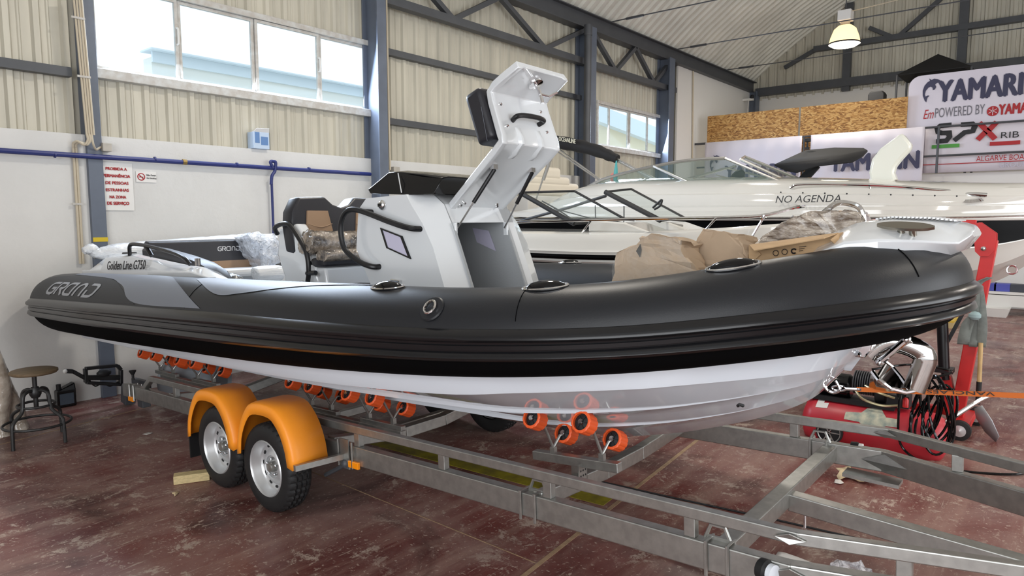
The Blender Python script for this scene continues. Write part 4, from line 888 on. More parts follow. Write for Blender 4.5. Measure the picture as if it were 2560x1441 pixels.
for a, c in (((1478, 552), (1452, 586)), ((1790, 546), (1752, 588)), ((1912, 539), (1882, 590)), ((1280, 556), (1262, 585))):
    X = 5.66 if a[0] < 1800 else 5.8; m.tube([X2(*a, X), X2(*c, X)], .010, 6)
m.build('bow_rail', m_chrome, b2)
m = M(); c = _n(X2(1525, 566, 5.75)); m.tube([c + _n([0, .08, .02]), c, c + _n([0, -.08, .02])], .012, 6); m.build('cleat', m_chrome, b2)
m = M()
for Y_ in (3.2, 5.8): m.box(6.15, 6.65, Y_ - .06, Y_ + .06, .0, .80 if Y_ < 4 else .78)
for x in (5.9, 6.9): m.box(x - .04, x + .04, 2.6, 6.6, .35, .43)
m.build('cradle', m_steel_dark, b2, smooth=0)
# ---- large white cabin cruiser
b3 = thing('cabin_cruiser', 'large white cabin cruiser with black hull band and raked framed windscreen behind the bowrider', 'boat', (9.3, 4.0, 0))
st3 = [(6.85, 1.22, .85, 0, -.46), (6.2, 1.27, .82, 0, -.22), (5.5, 1.30, .80, 0, .06), (4.0, 1.30, .80, 0, .06), (2.8, 1.27, .82, 0, .02), (1.9, 1.12, .90, 0, -.03), (1.2, .85, 1.02, .0, -.08), (.75, .58, 1.16, .01, -.12), (.45, .34, 1.36, .02, -.14), (.12, .06, 1.68, .02, -.16)]
st3 = [tuple(r) for r in cr(st3, 4)]
sec3 = [(0, .80, 0), (.76, 1.12, 0), (.92, 1.46, 0), (.94, 1.50, 1), (.985, 1.865, 0), (1.02, 1.88, 0), (1.02, 1.93, 0), (.985, 1.945, 0), (.955, 2.03, 0), (.93, 2.05, 0), (.89, 2.16, 0), (.86, 2.18, 0), (.74, 2.30, 0), (.45, 2.38, 0), (0, 2.40, 0)]
h3 = hull_loft(b3, 9.3, st3, sec3, [m_cream, m_band], b3)
m = M(); m.loft([[(9.3 - hw * 1.03, Y_, 1.895 + dz), (9.3 - hw * 1.045, Y_, 1.905 + dz), (9.3 - hw * 1.03, Y_, 1.915 + dz)] for Y_, hw, zk, dz, t_ in st3], closed=False); m.build('rub_rail', m_chrome, h3)
X3 = lambda x, y, X=8.55: W(x, y, 0, X)
top = [X3(*p) for p in ((1447, 480), (1504, 450), (1570, 431), (1635, 416), (1700, 404), (1760, 398), (1812, 396))]; bot = [X3(*p) for p in ((1457, 486), (1515, 487), (1600, 482), (1690, 474), (1760, 467), (1827, 461), (1950, 455))]
m = M(); m.tube(cr(top, 3), .022, 8); m.tube([top[-1], X3(1955, 456)], .016, 8); m.tube(cr(bot, 3), .014, 8); fr3 = m.build('windscreen_frame', m_alu, b3)
m = M(); m.beam(X3(1635, 416), X3(1750, 470), .03, .07, (1, 0, 0)); m.build('windscreen_pillar', m_alu, fr3, smooth=0, bevel=.005)
m = M(); m.add(top + [X3(1955, 456)] + bot[::-1], [tuple(range(len(top) + 1 + len(bot)))]); m.build('pane', m_tint, fr3, smooth=0, solid=.005)
framed('windscreen', [X3(1852, 399, 8.9), X3(1862, 392, 10.0), X3(2018, 456, 10.0), X3(1985, 461, 8.9)], .02, m_alu, m_tint, b3)
m = M(); m.tube([X3(1700, 452, 9.6), X3(1815, 420, 9.6), X3(1930, 448, 9.6)], .014, 6); m.tube([X3(1790, 438, 9.4), X3(1850, 452, 9.4)], .01, 6); m.build('wiper', m_alu, b3)
m = M(); m.lathe([(0, 0), (.11, 0), (.11, .02), (0, .02)], X3(1845, 443, 9.2), (.3, .6, .5), 16); m.build('steering_wheel', m_black, b3)
letter('NO AGENDA', _n(X3(1942, 511, 8.08)), (0, -1, 0), (.30, 0, 1), .70, .082, en=(-1, 0, .3), parent=h3, mt=m_black_ink, shear=.12, bold=-.006, lift=.05)
m = M(); P = [X3(1975, 470, 8.25), X3(2010, 461, 8.28), X3(2200, 464, 8.45), X3(2330, 474, 8.6), X3(2385, 480, 8.7), X3(2425, 496, 8.8)]; m.tube(cr(P, 5), .016, 8)
for a in ((2175, 466, 8.42), (2330, 475, 8.6)): p = _n(X3(*a)); m.tube([p, p + _n([.02, 0, -.10])], .011, 6)
m.build('foredeck_rail', m_chrome, b3)
m = M(); c = _n(X3(2425, 501, 8.75)); m.lathe([(0, .03), (.10, .025), (.13, 0)], c, (-.2, 0, 1), 16); m.tube([c + _n([-.03, .15, .05]), c + _n([-.03, .05, .06]), c + _n([-.03, -.05, .06]), c + _n([-.03, -.15, .05])], .022, 8); m.build('deck_cleat', m_chrome, b3)
m = M()
for i in range(9): m.sph(W(1952 + i * 55, 481 + i * 1.2, 0, 8.2 + .028 * i), .010, 6)
m.build('snap_fasteners', m_black, h3)['kind'] = 'stuff'
m = M(); c = _n(W(2530, 675, 0, 9.05)); m.tube([c + _n([0, .045 * math.cos(q), .045 * math.sin(q)]) for q in np.linspace(0, 6.28, 15)[:-1]], .010, 6, closed=True); m.build('bow_eye', m_chrome, b3)
A = [(1540, 1230), (1525, 1150), (1545, 1060), (1600, 990), (1680, 930), (1745, 885), (1775, 920), (1805, 960), (1805, 990), (1740, 1060), (1700, 1110), (1690, 1150), (1720, 1230), (1760, 1300), (1600, 1300)]
m = M(); P = [W(1600 + x / 2.667, y / 2.667, 0, 9.0) for x, y in A]; m.prism(P, (.16, 0, 0)); m.build('radar_arch', mat('warm_white_gelcoat', (226, 226, 214), .25, coat=.4), b3, smooth=60, bevel=.03)
m = M()
q1 = [X3(1936, 413, 9.3), X3(2015, 377, 10.4), X3(2086, 371, 10.4), X3(2159, 372, 10.3), X3(2169, 378, 10.0), X3(2157, 390, 9.5), X3(2131, 405, 9.3), X3(2043, 415, 9.3), X3(1992, 432, 9.3), X3(1965, 428, 9.3)]
cen = X3(2075, 398, 9.4); m.add(q1 + [cen], [(i, (i + 1) % len(q1), len(q1)) for i in range(len(q1))]); m.build('bimini_canopy', m_canvas, b3, smooth=50, solid=.02)
for a_, c_, X_ in (((2045, 415), (2012, 452), 9.5), ((2030, 418), (2000, 450), 10.0)): m = M(); m.beam(X3(*a_, X_), X3(*c_, X_), .06, .05, (1, 0, 0)); m.build('bimini_strut', m_black, b3, smooth=0)
m = M(); m.lathe([(.03, 0), (.03, .03), (.012, .04), (.012, .10), (.045, .11), (.045, .15), (0, .16)], X3(2018, 374, 10.2), (0, 0, 1), 10); m.build('mast_light', m_black, b3)
# rolled bimini on the stern frame, with its poles
R = [X3(*p, 9.0) for p in ((1372, 352), (1410, 358), (1450, 366), (1495, 378), (1525, 390), (1544, 398))]
m = M(); rr = cr(R, 4); m.tube(rr, [.10 + .006 * math.sin(i * 1.7) - .045 * (i / len(rr)) ** 3 for i in range(len(rr))], 12); bc = m.build('rolled_bimini', m_canvas, b3)
d = _n(R[2]) - _n(R[0]); L_ = np.linalg.norm(d); d /= L_
letter('OCEANLINE', _n(X3(1400, 353, 8.86)) , d, (0, 0, 1), .32, .065, en=(-1, 0, .1), parent=bc, mt=mat('ivory_print', (214, 208, 186), .6), bold=.02, lift=.03)
m = M()
for a, c, r in (((1385, 374), (1500, 452), .013), ((1395, 372), (1508, 455), .013), ((1544, 398), (1668, 463), .015), ((1538, 400), (1660, 466), .012), ((1382, 380), (1358, 450), .030), ((1357, 448), (1340, 500), .014), ((1668, 463), (1840, 415), .012)): m.tube([X3(*a, 9.0), X3(*c, 9.0)], r, 8)
m.build('bimini_pole', m_alu, b3)
for col, x0 in (((84, 166, 166), 1541), ((214, 130, 120), 1534)):
    m = M(); p = [X3(x0, 402 if col[0] < 100 else 432, 8.97), X3(x0 - 2, 440, 8.97), X3(x0 - 4, 462, 8.97)]; m.tube(cr(p, 3), [.01, .02, .03, .035, .03, .03, .015], 8); m.build('tie_ribbon', mat('ribbon', col, .7), b3)
m = M()
for Y_ in (2.6, 6.2): m.box(9.0, 9.6, Y_ - .1, Y_ + .1, 0, .90)
m.build('keel_support', m_steel_dark, b3, smooth=0)
# pale stacked covers behind the cruiser's stern
m = M(); pk = thing('folded_boat_cover', 'pile of pale cream folded boat covers against the left wall behind the rolled black bimini', 'cover', (12.5, 6.9, 0))
for i, (x0, x1, y0, y1) in enumerate(((1322, 1405, 420, 446), (1318, 1428, 444, 462), (1318, 1450, 460, 488))):
    P0 = W(x0, y1, 1, 7.15); P1 = W(x1, y0, 1, 7.15); m = M(); m.box(P0[0], P1[0], 7.15, 7.8, P0[2], P1[2]); m.build('folded_layer', mat('cream_cover', (224, 216, 200), .7, bump=.2, bscale=6), pk, smooth=60, bevel=.07, seg=4)
p0, p1 = W(1316, 488, 1, 7.15), W(1460, 488, 1, 7.15); m = M(); m.box(p0[0], p1[0], 7.12, 7.82, 0, p0[2]); m.build('crate', m_white, pk, smooth=0, bevel=.02)
# ------------------------------------------------------------------ wall fittings
def wallp(px, py, y=7.86): return W(px, py, 1, y)
m = M(); a, c = wallp(-40, 374, 7.82), wallp(926, 436, 7.82); m.tube([a, c], .026, 10)
pp_ = thing('blue_water_pipe', 'navy blue painted pipe running along the white wall with a loop and drop', 'pipe', (a[0], 7.82, a[2]))
m.build('main_pipe', m_blue, pp_)
m = M(); q = wallp(683, 405, 7.82); m.tube(cr([wallp(683, 421, 7.80), wallp(676, 405, 7.80), wallp(684, 404, 7.80), wallp(689, 407, 7.80), wallp(687, 428, 7.80), wallp(680, 440, 7.80), wallp(678, 462, 7.80)], 4), .02, 8); m.build('loop', m_blue, pp_)
m = M(); m.tube([wallp(679, 455, 7.82), wallp(684, 592, 7.82)], .016, 8); m.build('drop_pipe', m_blue, pp_)
m = M(); b_ = _n(wallp(456, 405, 7.82)); e_ = _n(wallp(466, 406, 7.82)); m.tube([b_, e_], .031, 10); m.build('brass_coupling', m_brass, pp_)
m = M()
for x, y in ((135, 387), (385, 399), (590, 413), (770, 424)): b_ = _n(wallp(x, y, 7.82)); e_ = _n(wallp(x + 4, y + .3, 7.82)); m.tube([b_, e_], .031, 10)
m.build('pipe_collar', m_blue, pp_)['kind'] = 'stuff'
# conduits down the first column
cd = thing('cable_conduit', 'bundle of four cream cable conduits running down the first steel column', 'conduit', (2.75, 7.72, 2.6))
for i, (xt, xm, xb) in enumerate(((183, 217, None), (190, 223, None), (197, 229, None), (203, 235, None))):
    m = M(); m.tube([wallp(xt, -15, 7.74), wallp(xm, 338, 7.74)], .0105, 8)
    m.build('pipe_run', m_beige_pipe, cd)
m = M()
for k, (x1, x2) in enumerate(((217, 183), (223, 190))): m.tube(cr([wallp(x1, 336, 7.74), wallp(x1 + 3, 350, 7.74), wallp(x1 - 6, 362, 7.76), wallp(x2 + 12, 354 + 2 * k, 7.8), wallp(x2 + 1, 358 + 2 * k, 7.84), wallp(x2, 368, 7.86)], 4), .013, 8)
m.tube(cr([wallp(229, 336, 7.74), wallp(233, 360, 7.74), wallp(240, 374, 7.8), wallp(248, 370, 7.84), wallp(258, 366, 7.86)], 4), .011, 8); m.build('bend', m_beige_pipe, cd)
for x0, x1 in ((183, 201), (190, 208)):
    m = M(); m.tube([wallp(x0, 366, 7.87), wallp(x1, 660, 7.87)], .013, 8); m.build('pipe_run', m_beige_pipe, cd)
m = M()
for y in (45, 192): p = wallp(195 + (y - 45) * .1, y, 7.73); m.box(p[0] - .06, p[0] + .06, 7.72, 7.735, p[2] - .01, p[2] + .01)
for y in (510,): p = wallp(194, y, 7.86); m.box(p[0] - .05, p[0] + .05, 7.85, 7.862, p[2] - .01, p[2] + .01)
m.build('clip', m_frame, cd)['kind'] = 'stuff'
def wallbox(px0, py0, px1, py1, name, label, cat, y0=7.80):
    a, c = wallp(px0, py1, y0), wallp(px1, py0, y0); m = M(); m.box(a[0], c[0], y0, 7.9, a[2], c[2]); o = m.build(name, mat(name, (176, 170, 160), .6, noise=.1), smooth=0, bevel=.008); return tag(o, label, cat)
wallbox(258, 358, 280, 378, 'junction_box', 'grey electrical junction box on the white wall right of the first column', 'junction box')
wallbox(985, 418, 1000, 434, 'junction_box', 'small grey junction box at the foot of the second column above the blue pipe', 'junction box')
c5 = thing('cable_conduit', 'single thin cream conduit running down beside the second column', 'conduit', (6.75, 7.7, 2.6)); m = M(); m.tube([wallp(965, -20, 7.68), wallp(975, 425, 7.68)], .016, 8); m.build('pipe_run', m_beige_pipe, c5)
c6 = thing('cable_conduit', 'grey downpipe standing against the third column', 'pipe', (11.9, 7.75, 0)); m = M(); p = W(1468, 300, 1, 7.53); m.tube([(p[0], 7.53, 0), (p[0], 7.53, 5.4)], .07, 14); m.tube([(p[0], 7.53, 5.4), (p[0], 7.53, 5.6)], .08, 14); m.build('pipe_run', m_steel_dark, c6); c6.name = 'downpipe'
c7 = thing('cable_conduit', 'thin cream conduit on the white panel beside the fourth column', 'conduit', (16.9, 7.8, 3)); m = M(); m.tube([wallp(1733, 178, 7.84), wallp(1731, 400, 7.84)], .02, 6); m.build('pipe_run', m_beige_pipe, c7)
# signs
def flat_sign(name, px0, py0, px1, py1, label):
    a, c = wallp(px0, py1, 7.885), wallp(px1, py0, 7.885); t = thing(name, label, 'sign', (a[0], 7.885, a[2])); m = M(); m.box(a[0], c[0], 7.885, 7.898, a[2], c[2]); m.build('board', m_sheet, t, smooth=0); return t, a, c
s1, a, c = flat_sign('warning_sign', 255, 410, 330, 526, 'white notice with six lines of red capital letters on the wall beside the first column')
tx = ('PROIBIDA A', 'PERMANÊNCIA', 'DE PESSOAS', 'ESTRANHAS', 'NA ZONA', 'DE SERVIÇO')
for i, (w_, s) in enumerate(zip((50, 64, 54, 54, 39, 52), tx)):
    W_ = (c[0] - a[0]) * w_ / 78; z = c[2] - (c[2] - a[2]) * (.155 + .148 * i)
    letter(s, (a[0] + (c[0] - a[0]) * .5 - W_ / 2, 7.884, z), (1, 0, 0), (0, 0, 1), W_, .030 if 'Ê' not in s and 'Ç' not in s else .038, en=(0, -1, 0), parent=s1, mt=m_red_ink, bold=.04)
s2, a, c = flat_sign('no_smoking_sign', 341, 431, 390, 455, 'small white no smoking sign with a red crossed circle beside the red lettered notice')
cx, cz = a[0] + .052, (a[2] + c[2]) / 2; m = M(); m.tube([(cx + .036 * math.cos(q), 7.883, cz + .036 * math.sin(q)) for q in np.linspace(0, 6.28, 21)[:-1]], .005, 4, closed=True); m.tube([(cx - .026, 7.883, cz + .026), (cx + .026, 7.883, cz - .026)], .005, 4); m.build('ban_symbol', m_red_ink, s2)
m = M(); m.box(cx - .024, cx + .022, 7.8835, 7.885, cz - .006, cz + .002); m.build('cigarette', m_black_ink, s2, smooth=0)
for i, s in enumerate(('Não Fumar', 'No Smoking')): letter(s, (cx + .055, 7.884, cz + .012 - .034 * i), (1, 0, 0), (0, 0, 1), .10, .018, en=(0, -1, 0), parent=s2, mt=m_black_ink, bold=.015)
# box on the ledge of the wall
a, c = W(626, 372, 1, 7.92), W(664, 334, 1, 7.92); bx = thing('paper_carton', 'small blue and white printed carton on the wall ledge under the long window', 'box', (a[0], 7.95, 2.75))
m = M(); m.box(a[0], c[0], 7.84, 7.98, 2.752, c[2]); m.build('carton', mat('pale_blue_carton', (186, 204, 226), .6), bx, smooth=0, bevel=.004)
m = M(); m.box(a[0] + .1, c[0] - .02, 7.836, 7.84, 2.80, 2.90); m.box(a[0] + .02, a[0] + .08, 7.836, 7.84, 2.82, 2.95); m.build('printed_label', mat('blue_print', (96, 132, 182), .6), bx, smooth=0)
m = M(); m.add([(a[0], 7.84, c[2]), (c[0], 7.84, c[2]), (c[0] - .02, 7.80, c[2] + .05), (a[0] + .03, 7.81, c[2] + .04)], [(0, 1, 2, 3)]); m.build('open_flap', m_sheet, bx, smooth=0, solid=.003)
# ------------------------------------------------------------------ back of the hall: boards, banners, railing
m_ban = mat('white_banner_cloth', (214, 208, 216), .7, bump=.12, bscale=2.5, stretch=(1, 1.5, .3)); m_navy = mat('navy_print', (58, 58, 84), .6); m_grn = mat('green_print', (76, 150, 62), .6); m_grey_ink = mat('grey_print', (110, 108, 116), .6); m_ltgrey = mat('pale_lilac_print', (184, 180, 196), .6)
for i, (x0, x1) in enumerate(((1768, 1997), (2000, 2268))):
    y0, y1 = W(x0, 300, 0, 17.0)[1], W(x1, 300, 0, 17.0)[1]; m = M(); m.box(17.0, 17.02, y1 + .01, y0 - .01, 2.845, 4.50); o = m.build('strand_board', m_osb, smooth=0)
    tag(o, 'orange brown strand board panel on the mezzanine, ' + ('next to the white side wall' if i == 0 else 'next to the big white sign'), 'board', 'strand boards on the mezzanine')
ty = lambda px, X: W(px, 330, 0, X)[1]
def banner(name, px0, px1, X, z0, z1, label, wav=.02):
    y0, y1 = ty(px0, X), ty(px1, X); t = thing(name, label, 'banner', (X, (y0 + y1) / 2, z0)); m = M(); n = 40
    m.loft([[(X + wav * math.sin(k * .9) * (1 - j * .2), y0 + (y1 - y0) * k / n, z0 + (z1 - z0) * j / 4) for k in range(n + 1)] for j in range(5)], closed=False); m.build('cloth', m_ban, t, smooth=60, solid=.004); return t, y0, y1
def dolphin(o, sc, X, parent, mt, sx=.72):
    # a leaping dolphin badge traced as a plain outline
    P = [(0.30, 1.0), (.42, .93), (.55, .97), (.75, .93), (.92, .84), (1.0, .74), (.9, .74), (.80, .80), (.70, .78), (.62, .72), (.68, .62), (.62, .52), (.52, .50), (.50, .60), (.40, .66), (.28, .62), (.16, .50), (.12, .36), (.16, .26), (.28, .30), (.36, .28), (.26, .20), (.22, .02), (.14, .08), (.02, .30), (0, .52), (.08, .72), (.22, .85), (.34, .90)]
    m = M(); m.prism([(X, o[0] - p[0] * sc * sx, o[1] + p[1] * sc) for p in P], (.004, 0, 0)); return m.build('dolphin_badge', mt, parent, smooth=0)
def wtext(s, px0, py0, px1, py1, X, parent, mt, **k):
    # a word between its bottom-left and top-right pixels on the plane x = X
    a = W(px0, py0, 0, X); c = W(px1, py1, 0, X); return letter(s, (X, a[1], a[2]), (0, -1, 0), (0, 0, 1), a[1] - c[1], k.pop('h', c[2] - a[2]), en=(-1, 0, 0), parent=parent, mt=mt, **k)
b1, y0, y1 = banner('hanging_banner', 1764, 2006, 16.86, 2.50, 3.82, 'white hanging banner with a dolphin badge behind the cruiser windscreen')
dolphin((W(1774, 428, 0, 16.80)[1], W(1774, 430, 0, 16.80)[2]), .42, 16.80, b1, m_navy); wtext('YAMARIN', 1812, 446, 1990, 395, 16.80, b1, m_navy, h=.30, bold=.035)
b2_, y0, y1 = banner('hanging_banner', 2028, 2312, 16.86, 2.45, 3.82, 'white hanging banner with YAMARIN lettering behind the white arch')
dolphin((W(2030, 428, 0, 16.80)[1], W(2030, 430, 0, 16.80)[2]), .42, 16.80, b2_, m_navy); wtext('YAMARIN', 2074, 429, 2297, 392, 16.80, b2_, m_navy, h=.36, bold=.035)
# big rigid sign
X4 = 17.12
sg = thing('brand_sign', 'large white rounded sign with YAMARIN lettering above the railing at the right', 'sign', (X4, 1.5, 2.85))
yl, yr = ty(2266, X4), -2.4; z1 = 4.93; r_ = .22
m = M(); m.prism([(X4, yl, 2.86), (X4, yl, z1 - r_)] + [(X4, yl - r_ + r_ * math.cos(q), z1 - r_ + r_ * math.sin(q)) for q in np.linspace(0, math.pi / 2, 7)[1:]] + [(X4, yr, z1), (X4, yr, 2.86)], (.04, 0, 0)); m.build('panel', mat('lilac_white_panel', (214, 208, 218), .5), sg, smooth=0)
XT = X4 - .005
dolphin((W(2305, 258, 0, XT)[1], W(2305, 258, 0, XT)[2]), .50, XT - .004, sg, m_navy); wtext('YAMARIN', 2345, 255, 2606, 205, XT, sg, m_navy, h=.42, bold=.035)
wtext('Em', 2308, 298, 2335, 280, XT, sg, m_red_ink, shear=.3, h=.19); wtext('POWERED BY', 2337, 295, 2462, 274, XT, sg, m_grey_ink, h=.20)
m = M(); c = W(2482, 278, 0, XT); m.lathe([(.0, 0), (.095, 0), (.10, .002)], (XT - .006, c[1], c[2]), (-1, 0, 0), 24); em = m.build('emblem', m_red_ink, sg)
m = M(); 
for q in (0, 60, 120): a_ = math.radians(q + 30); m.beam((XT - .012, c[1] - .08 * math.cos(a_), c[2] - .08 * math.sin(a_)), (XT - .012, c[1] + .08 * math.cos(a_), c[2] + .08 * math.sin(a_)), .012, .012, (1, 0, 0))
m.build('emblem_bars', mat('pale_print', (220, 190, 196), .6), em, smooth=0)
wtext('YAMAHA', 2497, 287, 2606, 268, XT, sg, m_red_ink, h=.20, bold=.03)
# SPX banner on the railing
b3_, y0, y1 = banner('hanging_banner', 2314, 2760, 17.02, 2.86, 3.78, 'white banner with black and red SPX lettering behind the railing', .008)
XS_ = 16.99
def stroke3(paths, wid, mt, name): return strokes(paths, wid, lambda u, v: (XS_ - .004, u, v), mt, b3_, name)
def yz(px, py): p = W(px, py, 0, XS_); return (p[1], p[2])
stroke3([[yz(2379, 312), yz(2350, 315), yz(2343, 322), yz(2345, 330), yz(2355, 333), yz(2372, 332), yz(2374, 342), yz(2366, 352), yz(2340, 354)]], .095, m_black_ink, 'letter_s')
stroke3([[yz(2402, 312), yz(2432, 310), yz(2437, 316), yz(2432, 328), yz(2412, 331), yz(2385, 352)]], .095, m_black_ink, 'letter_p')
stroke3([[yz(2448, 307), yz(2488, 348)], [yz(2492, 305), yz(2472, 326)], [yz(2464, 330), yz(2444, 350)]], .10, m_red_ink, 'letter_x')
wtext('RIB', 2502, 346, 2548, 334, XS_, b3_, m_black_ink, h=.12)
for (a_, c_), mt in ((((2329, 372), (2399, 359)), m_grn), (((2474, 365), (2551, 351)), m_red_ink)):
    p, q = yz(*a_), yz(*c_); m = M(); m.box(XS_ - .006, XS_ - .002, min(p[0], q[0]), max(p[0], q[0]), min(p[1], q[1]), max(p[1], q[1])); m.build('colour_bar', mt, b3_, smooth=0)
wtext('ALGARVE BOAT', 2440, 404, 2572, 388, XS_, b3_, m_red_ink, h=.11, bold=-.004); wtext('GROUP', 2498, 419, 2565, 408, XS_, b3_, m_ltgrey, h=.10)
m = M(); p, q = yz(2303, 413), yz(2600, 402); m.box(XS_ - .006, XS_ - .003, q[0], p[0], p[1] - .008, p[1] + .008); m.build('red_line', m_red_ink, b3_, smooth=0)
# railing
rl = thing('mezzanine_railing', 'grey steel tube railing along the mezzanine edge in front of the banners', 'railing', (16.9, 3, 2.84))
m = M()
for z in (3.80, 3.20): m.tube([(16.9, 7.75, z), (16.9, -3.5, z)], .022, 8)
m.build('rail', m_steel_dark, rl)
for y in (7.4, 5.1, ty(2347, 16.9), -.2): m = M(); m.tube([(16.9, y, 2.84), (16.9, y, 3.80)], .024, 8); m.build('post', m_steel_dark, rl)
m = M(); m.beam(W(1735, 361, 0, 17.0), W(1764, 359, 0, 17.0), .03, .05); m.build('rail_bracket', m_steel_dark, rl, smooth=0)
# lamp
lp = W(2113, 65, 1, 4.3); lx, ly, lz = lp
la = thing('high_bay_lamp', 'glowing bell shaped high bay lamp hanging under the arched roof', 'lamp', (lx, ly, lz - .35))
k = 1.0 / 1707 * math.hypot(lx, ly) ; r_ = 32 * k
m = M(); m.lathe([(r_ * .45, .0), (r_ * .7, -r_ * .22), (r_ * .9, -r_ * .75), (r_, -r_ * 1.2)], (lx, ly, lz), (0, 0, 1), 28); sh = m.build('lamp_shade', mat('glowing_reflector', (255, 226, 166), .4, emit=1.3), la)
m = M(); m.lathe([(r_, -r_ * 1.2), (r_ * .75, -r_ * 1.36), (r_ * .3, -r_ * 1.42), (0, -r_ * 1.43)], (lx, ly, lz), (0, 0, 1), 28); m.build('diffuser', mat('lamp_light', (255, 244, 220), .4, emit=6.0), la)
m = M(); m.lathe([(r_ * 1.0, -r_ * 1.12), (r_ * 1.03, -r_ * 1.17), (r_ * 1.0, -r_ * 1.22)], (lx, ly, lz), (0, 0, 1), 28); m.build('rim', m_black, sh)
m = M(); m.box(lx - r_ * .42, lx + r_ * .42, ly - r_ * .42, ly + r_ * .42, lz + r_ * .32, lz + r_ * 1.0); m.build('ballast_box', m_white, la, smooth=0, bevel=.01)
m = M(); m.lathe([(r_ * .42, 0), (r_ * .3, r_ * .1), (r_ * .3, r_ * .34)], (lx, ly, lz), (0, 0, 1), 16); m.build('lamp_neck', m_beige_pipe, la)
m = M(); m.tube([(lx, ly, lz + r_), (lx, ly, arch(ly) + .02)], .012, 6); m.build('hanger', m_steel_dark, la)
cb = thing('lamp_cable', 'pale cable running along the roof to the hanging lamp', 'cable', (lx, ly, lz + .5)); m = M(); m.tube([(lx, ly - .05, lz + r_ * .9), (lx - .2, -3, lz + .75)], .012, 6); m.build('cord', m_beige_pipe, cb)
# things on the mezzanine
p = W(2193, 250, 0, 18.0); sp = thing('loudspeaker', 'small black loudspeaker standing behind the strand board on the mezzanine', 'loudspeaker', (18.0, p[1], 2.84)); k = 18 / 1707 * 1.3
m = M(); m.loft([[(18 - d_, p[1] + .17 * s_, z) for s_, z in ((-1, 4.1), (1, 4.1), (1, 4.76), (.75, 4.83), (-.75, 4.83), (-1, 4.76))] for d_ in (.15, -.15)], True, True, True); m.build('cabinet', m_black, sp, smooth=0, bevel=.02)
m = M(); m.tube([(18, p[1], 2.84), (18, p[1], 4.1)], .03, 8); m.build('stand_pole', m_black, sp)
p = W(2345, 165, 0, 19.5); tn = thing('canopy_tent', 'black pointed canopy tent top behind the big white sign', 'tent', (19.5, p[1], 2.84))
ap = W(2345, 136, 0, 19.5); zz_ = W(2290, 176, 0, 19.5)[2]; m = M(); zz_ = W(2345, 178, 0, 19.0)[2]; q = [(18.9, p[1] + .75, zz_), (18.9, p[1] - .75, zz_), (20.1, p[1] - .75, zz_), (20.1, p[1] + .75, zz_)]; m.add(q + [ap], [(0, 1, 4), (1, 2, 4), (2, 3, 4), (3, 0, 4)]); m.build('roof_cloth', m_canvas, tn, smooth=0, solid=.02)
m = M()
for x, y, z in q: m.tube([(x, y, 2.84), (x, y, z)], .025, 6)
m.build('pole_frame', m_steel_dark, tn)
p = W(1880, 242, 1, 7.6); cm_ = thing('security_camera', 'small black security camera under the corner of the roof', 'camera', p); m = M(); m.sph(p, (.06, .06, .06), 10); m.build('dome', m_black, cm_); m = M(); m.box(p[0] - .02, p[0] + .1, p[1] - .02, 7.87, p[2] - .10, p[2] - .04); m.build('wall_mount', m_white, cm_, smooth=0)
m = M(); m.tube(cr([_n(p) + _n([0, .1, -.08]), _n(p) + _n([.1, .15, -.3]), _n(p) + _n([.15, .18, -.6])], 4), .01, 6); m.build('lead', m_white, cm_)
# ------------------------------------------------------------------ things lying on the inflatable boat
def lw(px, py, x): return _n(toW(L(px, py, 0, x)))      # a pixel on the boat's plane x, in room coordinates
def lwy(px, py, y): return _n(toW(L(px, py, 1, y)))
def L2W(p): return _n(toW(p))
def crumple(m, amp, seed=1, cuts=2):
    import bmesh
    me = bpy.data.meshes.new('t'); me.from_pydata(m.v, [], m.f); bm = bmesh.new(); bm.from_mesh(me)
    bmesh.ops.remove_doubles(bm, verts=bm.verts, dist=1e-5)
    bmesh.ops.triangulate(bm, faces=[f_ for f_ in bm.faces if len(f_.verts) > 4])
    bmesh.ops.subdivide_edges(bm, edges=bm.edges, cuts=cuts, use_grid_fill=True)
    rn = random.Random(seed)
    for v in bm.verts: v.co += Vector((rn.uniform(-1, 1), rn.uniform(-1, 1), rn.uniform(-1, 1))) * amp
    m2 = M(); bm.verts.index_update(); m2.add([tuple(v.co) for v in bm.verts], [tuple(v.index for v in f_.verts) for f_ in bm.faces]); bm.free(); bpy.data.meshes.remove(me); return m2
def boxthing(name, label, cat, poly, x0, x1, mt, seed, amp=.008, part='shell'):
    # a pixel outline standing on the boat's deck with real depth from x0 (near) to x1 (far)
    P0 = [_n(L(px, py, 0, x0)) for px, py in poly]; zb = 1.02
    base = [(x0, P0[-1][1], zb), (x0, P0[0][1], zb)]
    near = [tuple(p) for p in P0] + base; far = [(x1, p[1] - (x0 - x1) * .10, p[2] - (.03 if p[2] > 1.1 else 0)) for p in near]
    ctr = L2W(((x0 + x1) / 2, np.mean([p[1] for p in P0]), zb)); t = thing(name, label, cat, tuple(ctr))
    m = M(); m.loft([[tuple(L2W(p)) for p in near], [tuple(L2W(p)) for p in far]], True, True, True)
    o = crumple(m, amp, seed).build(part, mt, t, smooth=12); return t, near, far
t1, nr, fr_ = boxthing('cardboard_box', 'crushed brown cardboard box wrapped in clear film, leftmost of the boxes in the boat', 'box', [(1532, 700), (1538, 650), (1545, 630), (1598, 612), (1603, 592), (1632, 588), (1690, 594), (1708, 602), (1700, 618), (1722, 650), (1742, 690)], .42, .16, m_card2, 3, .012)
m = M(); m.add([tuple(L2W(_n(p) + _n([.012, 0, 0]))) for p in nr[:-2]], [tuple(range(len(nr) - 2))]); crumple(m, .006, 4, 3).build('film_wrap', film('clear_film', (226, 222, 214), .16, 6), t1, smooth=40)
